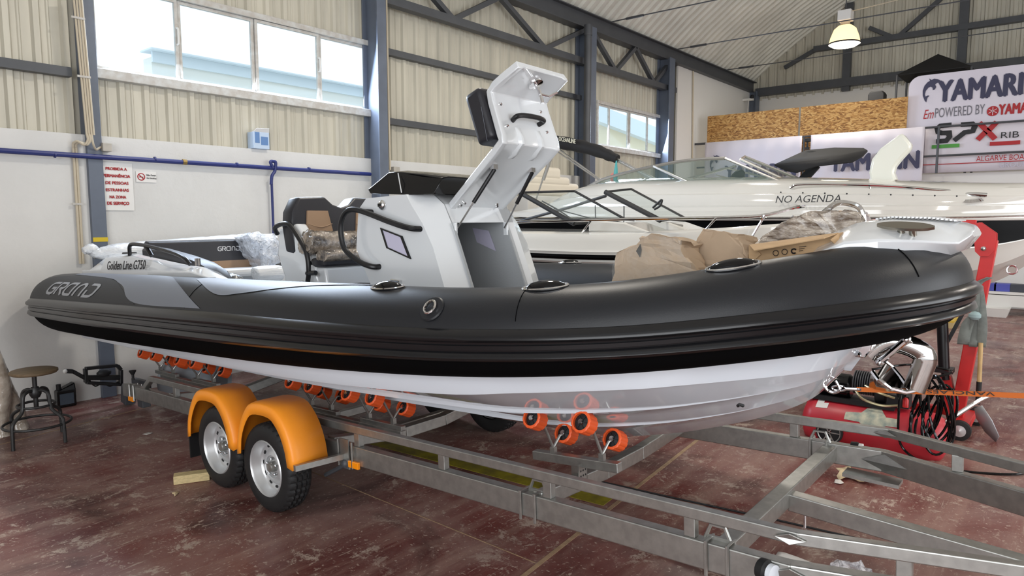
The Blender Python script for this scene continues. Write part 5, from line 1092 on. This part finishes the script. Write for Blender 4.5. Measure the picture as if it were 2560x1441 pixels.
m = M(); pq = [lw(1601, 610, .43), lw(1604, 625, .43), lw(1600, 645, .43), lw(1590, 628, .43)]; m.add([tuple(p) for p in pq], [(0, 1, 2, 3)]); m.build('torn_opening', m_black, t1, smooth=0)
t2, _, _ = boxthing('cardboard_box', 'angular folded brown cardboard box standing between the crushed box and the open carton', 'box', [(1716, 668), (1722, 640), (1752, 578), (1762, 572), (1800, 578), (1843, 584), (1850, 600), (1870, 640), (1866, 662)], .14, -.25, m_card2, 8, .008)
# open carton
t3 = thing('cardboard_carton', 'long open tan cardboard carton with folded flaps and small printed marks lying near the bow', 'box', tuple(L2W((.2, 6.4, 1.1))))
A0, A1, A2, A3 = [_n(L(*p, 0, .34)) for p in ((1872, 660), (1873, 613), (2096, 583), (2100, 640))]
A0[2] = 1.12; A3[2] = 1.16
def quad(name, P, mt, par, sol=.004): m = M(); m.add([tuple(L2W(p)) for p in P], [tuple(range(len(P)))]); return m.build(name, mt, par, smooth=0, solid=sol)
dx = _n([-.26, .02, .01])
quad('side_panel', [A0, A1, A2, A3], m_card, t3); quad('side_panel', [A0 + dx, A1 + dx, A2 + dx, A3 + dx], m_card, t3); quad('end_panel', [A0, A1, A1 + dx, A0 + dx], m_card, t3); quad('end_panel', [A3, A2, A2 + dx, A3 + dx], m_card, t3); quad('bottom_panel', [A0, A3, A3 + dx, A0 + dx], m_card, t3)
F = lambda px, py, x=.35: _n(L(px, py, 0, x))
quad('flap', [F(1873, 613), F(2096, 583), F(2060, 596, .44), F(1885, 627, .44)], m_card, t3); quad('flap', [F(2096, 583), F(2100, 622), F(2075, 600, .42)], m_card, t3); quad('flap', [F(1875, 655), F(1895, 628), F(1903, 636), F(1882, 655)], m_card, t3)
m = M()
for i, (x, y) in enumerate(((1940, 633), (1962, 630))): c = _n(L(x, y, 0, .352)); m.tube([L2W(c + _n([.003, .012 * math.cos(q), .012 * math.sin(q)])) for q in np.linspace(0, 6.28, 13)[:-1]], .0015, 4, closed=True)
c = _n(L(1985, 628, 0, .352)); m.tube([L2W(c + _n([.003, .010 * math.cos(q), .010 * math.sin(q)])) for q in np.linspace(0.5, 5.5, 10)], .003, 4)
for i in range(3): a, c = _n(L(1998, 618 + i * 5, 0, .352)), _n(L(2016 - 4 * i, 616 + i * 5, 0, .352)); m.tube([L2W(a + _n([.003, 0, 0])), L2W(c + _n([.003, 0, 0]))], .0012, 4)
m.build('printed_marks', m_black_ink, t3)
# wrapped bow seat with the chrome rail
t4 = thing('wrapped_bow_cushion', 'bow seat cushion in shiny crinkled clear wrap behind the tan carton with chrome hoop rail', 'wrapped seat', tuple(L2W((-.05, 6.4, 1.0))))
O4 = [(1880, 640), (1885, 612), (1935, 575), (1985, 543), (2030, 530), (2080, 527), (2150, 530), (2168, 550), (2162, 590), (2140, 640)]
P0 = [_n(L(px, py, 0, .05)) for px, py in O4]; nr = [tuple(p) for p in P0] + [(.05, P0[-1][1], 1.05), (.05, P0[0][1], 1.05)]
rings = []
for x, sc in ((.05, .93), (.02, 1.0), (-.32, 1.0), (-.38, .9)):
    c = np.mean(P0, 0); rings.append([tuple(L2W((x, c[1] + (p[1] - c[1]) * sc - (.12 - x) * .12, c[2] + (p[2] - c[2]) * sc if p[2] > 1.1 else p[2]))) for p in nr])
m = M(); m.loft(rings, True, True, True); m0 = m
m_foil = mat('crinkled_wrap_glints_over_brown_seat', (214, 202, 188), .10, spec=1.0, coat=.8, bump=1.0, bscale=20, stretch=(1, 1, 3.5), noise=.35, nscale=9, rgb2=(92, 74, 60))  # pale streaks in the colour noise stand for glints on the wrap
crumple(m0, .009, 12, 3).build('wrapped_cushion', m_foil, t4, smooth=40)
for dy, x in ((0, .0), (.06, -.28)): m = M(); m.tube([L2W(p) for p in cr([_n(L(2045, 545, 0, x)), _n(L(2072, 522, 0, x)), _n(L(2095, 508, 0, x)), _n(L(2130, 511, 0, x)), _n(L(2150, 522, 0, x)), _n(L(2158, 550, 0, x)), _n(L(2156, 600, 0, x))], 5)], .013, 8); m.build('hoop_rail', m_chrome, t4)
# wrapped things at the stern
t5 = thing('wrapped_pole', 'long pole bundle in white plastic wrap lying across the stern of the inflatable boat', 'wrapped pole', tuple(L2W((.4, .15, 1.5))))
pts = [lwy(*p, .12) for p in ((208, 628), (228, 624), (245, 634), (290, 632), (350, 630), (430, 622), (520, 612), (620, 602), (690, 598))]
m = M(); cc = cr(pts, 5); n_ = len(cc); rads = np.interp(np.linspace(0, 8, n_), range(9), [.03, .058, .052, .09, .105, .10, .09, .08, .05]); m.tube(cc, list(rads), 14)
m_wrapw = mat('white_plastic_wrap', (214, 216, 218), .22, spec=.7, bump=.8, bscale=9, stretch=(.6, 4, 4), noise=.1, nscale=5)
crumple(m, .004, 5, 1).build('wrapped_bundle', m_wrapw, t5, smooth=60)
t6 = thing('plastic_sheet', 'crumpled clear plastic sheet bunched at the port end of the aft bench', 'plastic sheet', tuple(L2W((-.6, .9, 1.3))))
O6 = [(618, 590), (645, 580), (690, 588), (705, 620), (700, 655), (680, 672), (662, 668), (648, 645), (634, 625), (628, 605)]
m = M(); r0 = [L(px, py, 1, 1.0) for px, py in O6]; m.loft([[tuple(L2W((p[0] * .5 + np.mean([q[0] for q in r0]) * .5, 1.08, p[2] * .5 + np.mean([q[2] for q in r0]) * .5))) for p in r0], [tuple(L2W(p)) for p in r0], [tuple(L2W((p[0], .75, p[2] - .02))) for p in r0], [tuple(L2W((p[0] * .6 + np.mean([q[0] for q in r0]) * .4, .66, p[2]))) for p in r0]], True, True, True)
crumple(m, .014, 6, 3).build('sheet', film('white_clear_film', (228, 234, 244), .85, 5), t6, smooth=50)
t7 = thing('wrapped_cushion', 'white rolled cushion in plastic wrap lying on the bench seat beside the helm seat', 'cushion', tuple(L2W((-.1, 1.5, 1.2))))
m = M(); m.tube(cr([lwy(*p, 1.55) for p in ((634, 690), (645, 687), (672, 684), (702, 683))], 4), [.03, .06, .075, .078, .078, .078, .078, .078, .078, .078, .078, .078, .07], 14); m.build('roll', m_wrapw, t7, smooth=60)
t8 = thing('wrapped_parcel', 'small dark parcel in clear wrap on deck forward of the stern moulding', 'parcel', tuple(L2W((.6, 2.6, 1.1))))
m = M(); c = lw(577, 702, .6); m.sph(c, (.10, .12, .06), 12); crumple(m, .008, 9, 0).build('parcel', mat('wrapped_dark', (90, 92, 96), .2, spec=.9, bump=.8, bscale=20), t8, smooth=60)
t9 = thing('wrapped_cushion', 'thick brown cushion roll in shiny clear wrap lying on the helm seat', 'cushion', tuple(L2W((.1, 3.1, 1.5))))
m_foil2 = mat('crinkled_wrap_over_black_seat', (176, 162, 146), .10, spec=1.0, coat=.8, bump=1.0, bscale=24, noise=.6, nscale=12, rgb2=(52, 44, 40))
m = M(); m.tube(cr([L2W(p) for p in ((.50, 3.06, 1.60), (.42, 3.06, 1.58), (.2, 3.06, 1.575), (-.2, 3.06, 1.575), (-.48, 3.06, 1.58))], 5), [.05] + [.095] * 20, 14); crumple(m, .006, 2, 1).build('roll', m_foil2, t9, smooth=50)
t10 = thing('wrapped_cushion', 'flat dark cushion in clear wrap on the helm seat under the thick roll', 'cushion', tuple(L2W((.1, 3.2, 1.42))))
m = M(); m.loft([[tuple(L2W((x, 3.21 + .07 * math.cos(q), 1.485 + .045 * math.sin(q)))) for q in np.linspace(0, 2 * math.pi, 13)[:-1]] for x in np.linspace(.46, -.46, 8)], True, True, True); crumple(m, .004, 22, 1).build('pad', m_foil2, t10, smooth=50)
t11 = thing('deck_cushion', 'black cushion on the deck between helm seat and console', 'cushion', tuple(L2W((.55, 3.45, 1.18)))); m = M(); m.loft([[tuple(L2W((x, y, z))) for y, z in ((3.28, .97), (3.28, 1.24), (3.34, 1.275), (3.58, 1.275), (3.64, 1.24), (3.66, .97))] for x in (.56, .2)], True, True, True); m.build('pad', m_vinyl, t11, smooth=0, bevel=.02)
m = M()
c = L2W((XS + .02, 4.02, 1.275)); 
p_ = [L2W((XS - .0, 4.04 + dy, 1.28 + dz)) for dy, dz in ((-.05, -.04), (.05, -.05), (.055, .045), (-.03, .05))]; m.prism([tuple(p) for p in p_], tuple(L2W((XS + .03, 0, 0)) - L2W((XS, 0, 0)))); 
fl = m.build('chrome_hinge', m_chrome, None, smooth=0, bevel=.006); fl.parent = console; fl.matrix_parent_inverse = (Matrix.Translation(tuple(BO)) @ Matrix.Rotation(math.pi, 4, 'Z') @ Matrix.Rotation(TILT, 4, 'X')).inverted()
# ------------------------------------------------------------------ floor things at the left
st_ = thing('bar_stool', 'industrial bar stool with round wooden seat and dark tube legs beside the wall', 'stool', W(95, 1105, 2, 0))
sx, sy, _ = W(97, 1103, 2, 0); m_iron = mat('dark_iron', (62, 62, 62), .42, metal=.6); m_wood = mat('weathered_wood', (108, 90, 66), .65, noise=.2, nscale=6, stretch=(1, 8, 1))
hz = W(85, 925, 1, sy)[2]; kx = (W(145, 1103, 2, 0)[0] - W(50, 1103, 2, 0)[0]) * 0
sc_ = hz / .70
m = M(); m.lathe([(0, hz - .03), (.165, hz - .03), (.175, hz - .02), (.175, hz - .005), (.165, hz), (0, hz)], (sx, sy, 0), (0, 0, 1), 36); m.build('seat', m_wood, st_)
m = M(); m.tube([(sx, sy, hz - .03), (sx, sy, hz - .34)], .018, 10); m.lathe([(.03, hz - .15), (.045, hz - .18), (.045, hz - .21), (.03, hz - .24)], (sx, sy, 0), (0, 0, 1), 14); m.build('screw_column', m_iron, st_)
for k in range(4):
    a = math.pi / 2 * k + .55; d = _n([math.cos(a), math.sin(a), 0]); P = [_n([sx, sy, hz - .18]) + d * .03, _n([sx, sy, hz - .175]) + d * .08, _n([sx, sy, hz - .21]) + d * .125, _n([sx, sy, hz - .33]) + d * .145, _n([sx, sy, .22]) + d * .235, _n([sx, sy, .15]) + d * .25, _n([sx, sy, 0.0]) + d * .255]
    m = M(); m.tube(cr(P, 5), .0145, 10); m.build('leg', m_iron, st_)
for z, r in ((hz - .30, .135), (.16, .245)):
    m = M(); m.tube([(sx + r * math.cos(q), sy + r * math.sin(q), z) for q in np.linspace(0, 2 * math.pi, 33)[:-1]], .011, 8, closed=True); m.build('ring', m_iron, st_)
cx, cy, _ = W(165, 1016, 2, 0); ca = thing('oil_canister', 'black plastic oil canister with dark label standing by the wall behind the stool', 'canister', (cx, cy, 0))
m = M(); m.loft([[(cx + x, cy + y, z) for x, y in ((-.085, -.05), (.085, -.05), (.085, .05), (-.085, .05))] for z in (0, .17)] + [[(cx + x, cy + y, z + (.04 if x > 0 else -.02)) for x, y in ((-.06, -.045), (.08, -.045), (.08, .045), (-.06, .045))] for z in (.20,)], True, True, True); m.build('body', m_gloss, ca, smooth=0, bevel=.012)
m = M(); m.tube([(cx - .055, cy, .17), (cx - .055, cy, .235)], .022, 12); m.build('cap', m_black, ca)
m = M(); m.box(cx - .065, cx + .06, cy - .0535, cy - .0515, .03, .14); m.build('printed_label', mat('slate_label', (66, 78, 92), .4), ca, smooth=0)
wp = thing('wrapped_column', 'tall brownish bundle in shiny stretch wrap leaning at the left edge beside the stool', 'wrapped bundle', W(20, 1090, 2, 0))
m_shrink = mat('shiny_stretch_wrap', (196, 184, 170), .10, spec=.9, coat=.8, bump=.45, bscale=7, stretch=(2, 2, 3), noise=.15, nscale=4, rgb2=(160, 146, 130))
bx0, by0, _ = W(22, 1086, 2, 0)
for dx_, dd, off in ((0, 0, 0), (.16, .10, 1)):
    P = [_n([bx0 - .06 + dx_, by0 + dd, .0]), _n([bx0 - .06 + dx_ * .9, by0 + dd, .16]), _n([bx0 - .03 + dx_ * .1, by0 + dd * .6, .45]), _n([bx0 - .11, by0, .8]), _n([bx0 - .19, by0, 1.15]), _n([bx0 - .27, by0, 1.5])]
    m = M(); c_ = cr(P, 5); m.tube(c_, list(np.interp(np.linspace(0, 1, len(c_)), [0, .1, .3, .5, .75, 1], [.085, .07, .075, .08, .075, .06])), 14); crumple(m, .004, 31 + off, 1).build('wrapped_leg', m_shrink, wp, smooth=60)
wc = thing('wood_chock', 'short pale timber block lying as a chock behind the rear wheel', 'wood block', W(472, 1208, 2, 0)); c = W(472, 1205, 2, 0)
m = M(); dv = _n([.26, -.12, 0]); dv = dv / np.linalg.norm(dv); m.beam(_n([c[0] - .02, c[1] + .02, .032]) - dv * .07, _n([c[0], c[1], .032]) + dv * .14, .085, .062); m.build('block', mat('pale_pine', (206, 186, 138), .7, noise=.12, nscale=8, stretch=(2, 9, 9)), wc, smooth=0, bevel=.005)
tb = thing('plastic_barrel', 'grey plastic barrel lying on the floor behind the rear rollers of the trailer', 'barrel', (4.3, 7.0, 0))
m = M(); a, c = _n(W(418, 945, 1, 7.25)), _n(W(556, 960, 1, 6.7)); r_ = .22; a[2] = c[2] = r_; dv = (c - a); ln = np.linalg.norm(dv); m.lathe([(0, 0), (.15, 0), (.20, .03), (.22, .08), (.22, ln - .1), (.20, ln - .03), (.17, ln), (.16, ln - .04), (0, ln - .04)], a, dv, 28); m.build('drum', mat('grey_plastic', (150, 156, 162), .4), tb)
# ------------------------------------------------------------------ compressor, hose, crane, shovel at the right
m_red = mat('worn_red_enamel', (188, 44, 56), .4, noise=.15, nscale=3); m_cred = mat('red_crane_paint', (196, 36, 36), .42, noise=.08, nscale=4)
CX = 6.25; a = _n(W(2026, 1036, 0, CX)); b = _n(W(2352, 1108, 0, CX)); zc = (a[2] + b[2]) / 2; a[2] = b[2] = zc; a[0] = b[0] = CX
cp = thing('air_compressor', 'red horizontal air compressor with black motor and small wheels behind the trailer drawbar', 'air compressor', (CX, (a[1] + b[1]) / 2, 0)); ln = np.linalg.norm(b - a); dv = (b - a) / ln; R_ = .205
m = M(); m.lathe([(0, -.05), (.10, -.04), (.17, -.01), (R_, .06), (R_, ln - .06), (.17, ln + .01), (.10, ln + .04), (0, ln + .05)], a, dv, 40); tk = m.build('tank', m_red, cp, smooth=50)
def tank_patch(poly, name, mt, e=.003):
    m = M(); vs = []
    for px, py in poly:
        p = _n(W(px, py, 0, CX - R_ * .9)); z = max(-R_ * .98, min(R_ * .98, p[2] - zc)); vs.append((CX - math.sqrt((R_ + e) ** 2 - z * z), p[1], zc + z))
    c = np.mean(vs, 0); z = c[2] - zc; c[0] = CX - math.sqrt((R_ + e) ** 2 - z * z); m.add(vs + [tuple(c)], [(i, (i + 1) % len(vs), len(vs)) for i in range(len(vs))]); m2 = crumple(m, .0, 1, 3)
    m2.v = [(CX - math.sqrt(max((R_ + e) ** 2 - (v[2] - zc) ** 2, 1e-4)), v[1], v[2]) for v in m2.v]; return m2.build(name, mt, tk, smooth=60)
tank_patch([(2112, 1032), (2150, 1035), (2162, 1027), (2195, 1028), (2213, 1047), (2245, 1052), (2247, 1070), (2215, 1066), (2185, 1077), (2165, 1072), (2148, 1055), (2110, 1048)], 'torn_label', mat('torn_paper_label', (204, 200, 176), .8, noise=.3, nscale=18, rgb2=(150, 160, 150)))
tank_patch([(2038, 1003), (2054, 1004), (2054, 1012), (2066, 1013), (2065, 1023), (2036, 1020)], 'small_sticker', m_sheet)
m = M(); mc = _n([CX, a[1] - ln * .25, zc + R_ + .12]); m.lathe([(0, -.20), (.09, -.20), (.105, -.17), (.105, .06), (.09, .08), (0, .08)], mc, dv, 24); mo = m.build('motor', m_gloss, cp)
m = M()
for i in range(9): m.lathe([(.03, .10 + i * .018), (.10, .10 + i * .018), (.10, .107 + i * .018), (.03, .107 + i * .018)], mc + _n([0, 0, .05]), dv, 20)
m.build('cooling_fins', m_steel_dark, mo)
m = M(); m.lathe([(.10, .27), (.11, .28), (.09, .34), (0, .34)], mc, dv, 20); m.box(CX - .10, CX + .10, mc[1] - .42, mc[1] + .25, zc + R_ - .01, zc + R_ + .03); m.box(CX - .08, CX + .06, mc[1] - .52, mc[1] - .36, zc + R_ + .02, zc + R_ + .12); m.build('pump_block', m_black, cp, smooth=40)
m = M(); m.tube(cr([mc + _n([-.09, -.12, 0]), mc + _n([-.14, -.2, -.06]), mc + _n([-.13, -.34, -.09]), mc + _n([-.08, -.45, -.08])], 5), .010, 8); m.tube(cr([mc + _n([-.10, -.2, .05]), mc + _n([-.15, -.3, .02]), mc + _n([-.10, -.42, -.02])], 5), .009, 8); m.build('pressure_pipe', mat('pale_brass_pipe', (196, 186, 150), .3, metal=.7), cp)
m = M(); g = mc + _n([-.10, -.47, .02]); m.lathe([(.03, 0), (.035, .01), (.035, .03), (0, .03)], g, (-1, 0, .2), 16); m.build('pressure_gauge', m_gloss, cp)
m = M(); g = mc + _n([-.10, -.50, -.08]); m.lathe([(.022, 0), (.022, .06), (.012, .075), (0, .075)], g, (0, 0, 1), 12); m.build('red_valve', m_cred, cp)
m = M(); m.tube(cr([(CX, b[1] + .02, zc + .1), (CX + .05, b[1] - .10, zc + .22), (CX + .1, b[1] - .25, zc + .36), (CX + .12, b[1] - .33, zc + .40)], 5), .017, 10); m.build('push_handle', m_chrome, cp)
for s in (-1, 1):
    m = M(); c = _n([CX + s * .22, a[1] - .22, .105]); m.lathe([(.085, -.02), (.105, -.018), (.105, .018), (.085, .02)], c, (1, 0, 0), 28); m.lathe([(.085, -.012), (.02, -.02), (.02, .02), (.085, .012)], c, (1, 0, 0), 28); w_ = m.build('wheel', m_black, cp)
    m = M()
    for k in range(6): q = math.pi * k / 3; m.beam(c + _n([-.022, 0, 0]), c + _n([-.022, .085 * math.cos(q), .085 * math.sin(q)]), .008, .006, (1, 0, 0))
    m.lathe([(.084, -.021), (.092, -.024), (.092, -.02)], c, (1, 0, 0), 28); m.build('spokes', m_galv, w_, smooth=0)
m = M(); m.box(CX - .18, CX + .18, a[1] - .28, a[1] - .16, .09, zc - .14); m.box(CX - .10, CX + .10, b[1] + .10, b[1] + .18, 0, zc - .12); m.build('foot', m_red, cp, smooth=0)
hs = thing('air_hose', 'black air hose hung in many loops over the right end of the red compressor', 'hose', (CX - .25, b[1], 0)); rn = random.Random(4)
m = M()
for k in range(9):
    c = _n([CX - .24 - .012 * (k % 4), b[1] + .10 - .016 * k + rn.uniform(-.02, .02), .40 + rn.uniform(-.05, .05)]); ry, rz = .05 + rn.uniform(0, .05), .23 + rn.uniform(-.05, .05); tl = rn.uniform(-.35, .35)
    m.tube([c + _n([.03 * math.sin(2 * q), ry * math.cos(q) + tl * .2 * math.sin(q), rz * math.sin(q)]) for q in np.linspace(0, 2 * math.pi, 33)[:-1]], .0095, 8, closed=True)
m.tube(cr([_n([CX - .2, b[1] + .25, .62]), _n([CX - .28, b[1] + .26, .4]), _n([CX - .27, b[1] + .22, .1]), _n([CX - .3, b[1] - .05, .012]), _n([CX - .1, b[1] - .5, .012]), _n([CX + .3, b[1] - .62, .012])], 8), .0095, 8)
m.tube(cr([_n([CX - .23, b[1] + .1, .66]), _n([CX - .1, b[1] - .05, .72]), _n([CX + .1, b[1] + .25, .7]), _n([CX - .1, b[1] + .5, .66])], 6), .0095, 8)
m.build('hose_coil', m_gloss, hs)
KX = 7.15; kb = _n(W(2390, 1062, 0, KX)); kt = _n(W(2478, 600, 0, KX)); cn = thing('workshop_crane', 'red workshop engine crane with black ram and leaning post behind the bow', 'crane', (KX, kb[1], 0))
pb = _n([KX, kb[1], .09]); m = M(); m.beam(pb, kt, .10, .13, (1, 0, 0)); m.build('post', m_cred, cn, smooth=0, bevel=.006)
m = M(); m.prism([(KX - .08, *(W(x, y, 0, KX)[1:])) for x, y in ((2428, 562), (2452, 556), (2492, 584), (2492, 600), (2488, 626), (2474, 640), (2452, 640), (2440, 628), (2438, 598))], (.015, 0, 0)); m.prism([(KX + .065, *(W(x, y, 0, KX)[1:])) for x, y in ((2428, 562), (2452, 556), (2492, 584), (2492, 600), (2488, 626), (2474, 640), (2452, 640), (2440, 628), (2438, 598))], (.015, 0, 0)); pl = m.build('pivot_plate', m_cred, cn, smooth=0)
m = M(); c = _n(W(2459, 622, 0, KX - .085)); m.lathe([(.02, 0), (.02, .015), (.012, .02), (0, .02)], c, (-1, 0, 0), 8); m.build('pivot_bolt', m_chrome, pl)
m = M(); m.beam(_n(W(2440, 563, 0, KX)), _n(W(2150, 560, 0, KX)), .10, .09); m.build('boom', m_cred, cn, smooth=0, bevel=.005)
r0, r1 = _n(W(2360, 922, 0, KX - .05)), _n(W(2352, 700, 0, KX - .05)); m = M(); m.tube([r0, r0 + (r1 - r0) * .75], .045, 14); rm = m.build('ram_cylinder', m_pc, cn)
m = M(); m.tube([r0 + (r1 - r0) * .75, r1], .025, 10); m.build('ram_rod', m_rod, rm); m = M(); m.box(r0[0] - .07, r0[0] + .07, r0[1] - .075, r0[1] + .075, r0[2] - .03, r0[2] + .01); m.tube([r0, r0 + _n([0, -.02, -.1])], .03, 8); m.build('ram_base', m_pc, rm, smooth=0)
m = M(); m.beam(_n(W(2366, 860, 0, KX)), _n(W(2420, 760, 0, KX)), .03, .04, (1, 0, 0)); m.build('brace', m_pc, cn, smooth=0)
lo = _n(W(2362, 940, 0, KX)); m = M(); m.beam(pb + _n([0, .03, .05]), lo + _n([0, .0, 0]), .10, .10, (1, 0, 0)); m.build('lower_mast', m_cred, cn, smooth=0, bevel=.005)
m = M(); m.box(KX - .30, KX + .30, kb[1] - .12, kb[1] + .06, .07, .14); m.box(KX - .30, KX - .22, kb[1], kb[1] + .55, .07, .14); m.box(KX + .22, KX + .30, kb[1], kb[1] + .55, .07, .14); m.build('base_frame', m_cred, cn, smooth=0, bevel=.004)
for dx_, dy in ((-.30, -.06), (.30, -.12)):
    m = M(); c = _n([KX + dx_, kb[1] + dy, .085]); m.lathe([(0, -.03), (.06, -.03), (.085, -.025), (.085, .025), (.06, .03), (0, .03)], c, (1, 0, 0), 24); w_ = m.build('wheel', m_tyre, cn); m = M(); m.lathe([(.05, -.034), (.02, -.036), (0, -.04)], c, (1, 0, 0), 20); m.build('hub', m_rim, w_)
sl = thing('lifting_strap', 'grey green webbing lifting strap knotted over the post of the red crane', 'strap', tuple(_n(W(2470, 700, 0, KX - .12))))
m_web = mat('grey_green_webbing', (124, 130, 126), .75, noise=.1, nscale=20)
def band(pts, wd, name, X=KX - .12):
    m = M(); c_ = cr([_n(W(*p, 0, X - (.0 if i % 2 else .01))) for i, p in enumerate(pts)], 5); m.loft([[p + _n([0, wd / 2, 0]), p + _n([.01, 0, 0]), p + _n([0, -wd / 2, 0])] for p in c_], closed=False); return m.build(name, m_web, sl, smooth=50, solid=.005)
band(((2475, 694), (2445, 712), (2440, 760), (2436, 790)), .05, 'band'); band(((2445, 715), (2452, 760), (2456, 820), (2452, 868)), .07, 'band'); band(((2438, 790), (2420, 810), (2410, 845), (2408, 862)), .09, 'band'); band(((2438, 792), (2434, 830), (2432, 868)), .06, 'band')
m = M(); m.sph(_n(W(2437, 790, 0, KX - .15)), (.04, .05, .04), 10); m.build('knot', mat('pale_teal_webbing', (150, 172, 174), .7), sl)
sv = thing('shovel', 'flat steel shovel with wooden handle leaning against the red crane', 'shovel', W(2488, 1104, 2, 0)); SX = 7.0
m = M(); m.tube([W(2452, 858, 0, SX), W(2448, 958, 0, SX)], .017, 10); m.build('wooden_handle', mat('ash_handle', (196, 164, 112), .5, noise=.1, nscale=10), sv)
m = M(); m.tube([W(2448, 955, 0, SX), W(2444, 1012, 0, SX)], [.021, .018], 10); m.build('socket', m_black, sv)
B = [W(2436, 1022, 0, SX), W(2455, 1014, 0, SX - .04), W(2480, 1052, 0, SX - .06), W(2498, 1092, 0, SX - .05), W(2490, 1106, 0, SX), W(2462, 1080, 0, SX + .03), W(2440, 1045, 0, SX + .03)]
m = M(); cB = np.mean(_n(B), 0) + _n([.02, 0, 0]); m.add(B + [tuple(cB)], [(i, (i + 1) % 7, 7) for i in range(7)]); m.build('blade', mat('worn_steel', (176, 178, 182), .45, metal=.5), sv, smooth=40, solid=.006)
# far right: rack, tray
rx, ry, _ = W(2500, 786, 2, 0)
rk = thing('slatted_rack', 'long low white slatted rack standing on the far floor behind the red crane', 'rack', (rx, ry, 0))
zq = lambda py: W(2500, py, 0, rx)[2]
m = M(); m.box(rx - .1, rx + .6, -1.5, ry + .45, zq(752), zq(737)); m.build('lower_shelf', m_white, rk, smooth=0); m = M(); m.box(rx - .1, rx + .6, -1.5, ry + .5, zq(735), zq(729)); m.box(rx - .1, rx - .05, -1.5, ry + .5, zq(765), zq(752)); m.build('upper_shelf', m_white, rk, smooth=0)
for y in (ry + .35, ry - 1.2): m = M(); m.box(rx + .1, rx + .2, y - .05, y + .05, 0, zq(752)); m.build('leg', m_white, rk, smooth=0)
ty_ = thing('plastic_tray', 'white plastic tray on the floor under the slatted rack', 'tray', (rx - .3, ry, 0)); y0, y1 = W(2462, 780, 0, rx - .3)[1], W(2526, 780, 0, rx - .3)[1]
m = M(); m.loft([[(rx - .55, y0 - .05, 0), (rx - .55, y1 + .05, 0), (rx - .12, y1 + .05, 0), (rx - .12, y0 - .05, 0)], [(rx - .6, y0, zq(764)), (rx - .6, y1, zq(764)), (rx - .11, y1, zq(764)), (rx - .11, y0, zq(764))]], True, True, False); m.build('tray_body', m_sheet, ty_, smooth=0, solid=.01)
for i, (px, col) in enumerate(((2470, (70, 76, 160)), (2505, (78, 84, 170)), (2545, (60, 64, 74)))):
    y = W(px, 715, 0, rx + .1)[1]; o = M().box(rx + .0, rx + .3, y - .15, y + .13, zq(729), zq(710)).build('storage_crate', mat('crate_' + str(i), col, .5), smooth=0, bevel=.01)
    tag(o, ('blue crate at the left end of the white slatted rack', 'blue crate in the middle of the white slatted rack', 'dark crate at the right end of the white slatted rack')[i], 'crate')
yb_ = W(2330, 812, 2, 0); yp = thing('pallet', 'small yellow and tan wooden pallet far behind the bow of the inflatable boat', 'pallet', yb_)
m = M()
for i in range(3): m.box(yb_[0] - .3, yb_[0] + .5, yb_[1] - .35 + i * .3, yb_[1] - .25 + i * .3, 0, .10)
m.build('runner', mat('pine_runner', (188, 166, 120), .7), yp, smooth=0); m = M(); m.box(yb_[0] - .3, yb_[0] + .5, yb_[1] - .36, yb_[1] + .36, .10, .13); m.build('top_board', mat('yellow_board', (206, 172, 60), .6), yp, smooth=0)
# ------------------------------------------------------------------ litter on the floor
def scrap(name, label, poly, mt, seed, amp=.006, h=.006, cat='scrap'):
    P = [W(x, y, 2, h) for x, y in poly]; m = M(); c = np.mean(_n(P), 0) + _n([0, 0, amp * 2]); m.add(P + [tuple(c)], [(i, (i + 1) % len(P), len(P)) for i in range(len(P))]); m2 = crumple(m, amp, seed, 2); m2.v = [(x, y, max(z, .003)) for x, y, z in m2.v]
    return tag(m2.build(name, mt, smooth=30, solid=.002), label, cat)
m_paper = mat('scrap_paper', (206, 200, 192), .8); m_kraft = mat('kraft_paper', (210, 188, 150), .8, noise=.15, nscale=12)
scrap('paper_scrap', 'small white paper scrap on the floor between the stool and the trailer wheels', [(356, 1086), (372, 1081), (382, 1083), (366, 1088)], m_paper, 2, .001)
scrap('foam_scrap', 'little yellowish foam scrap on the floor below the pale timber chock', [(430, 1232), (446, 1230), (445, 1236), (437, 1242), (433, 1236)], m_kraft, 3, .004)
scrap('crumpled_paper', 'crumpled tan packing paper on the floor under the far trailer beam', [(2092, 1176), (2128, 1172), (2132, 1182), (2165, 1192), (2195, 1206), (2150, 1200), (2128, 1190), (2102, 1193)], m_kraft, 5, .022, .03, 'paper')
scrap('paper_scrap', 'torn cream paper piece lying just below the crumpled packing paper', [(2088, 1200), (2098, 1198), (2110, 1208), (2100, 1211), (2086, 1208)], m_paper, 6, .002)
scrap('plastic_sheet', 'flat white plastic sheet on the floor inside the drawbar frame at lower right', [(1937, 1392), (1945, 1380), (1962, 1382), (2060, 1418), (2045, 1426), (1935, 1400)], m_sheet, 7, .001, .02, 'sheet')
scrap('plastic_bag', 'crumpled clear plastic bag on the floor beside the flat white sheet', [(2062, 1428), (2074, 1410), (2110, 1410), (2140, 1416), (2150, 1410), (2168, 1424), (2192, 1440), (2130, 1445)], film('clear_bag', (226, 224, 228), .7, 9), 8, .022, .04, 'bag')

fc = [W(x, y, 2, .006) for x, y in ((1472, 1198), (1650, 1238), (1850, 1281), (1904, 1292), (2100, 1337), (2296, 1380), (2420, 1404))]
tag((lambda m: m.tube(cr(fc, 4), .006, 6).build('floor_cord', m_black))(M()), 'thin black cord lying straight on the floor under the trailer drawbar', 'cord')
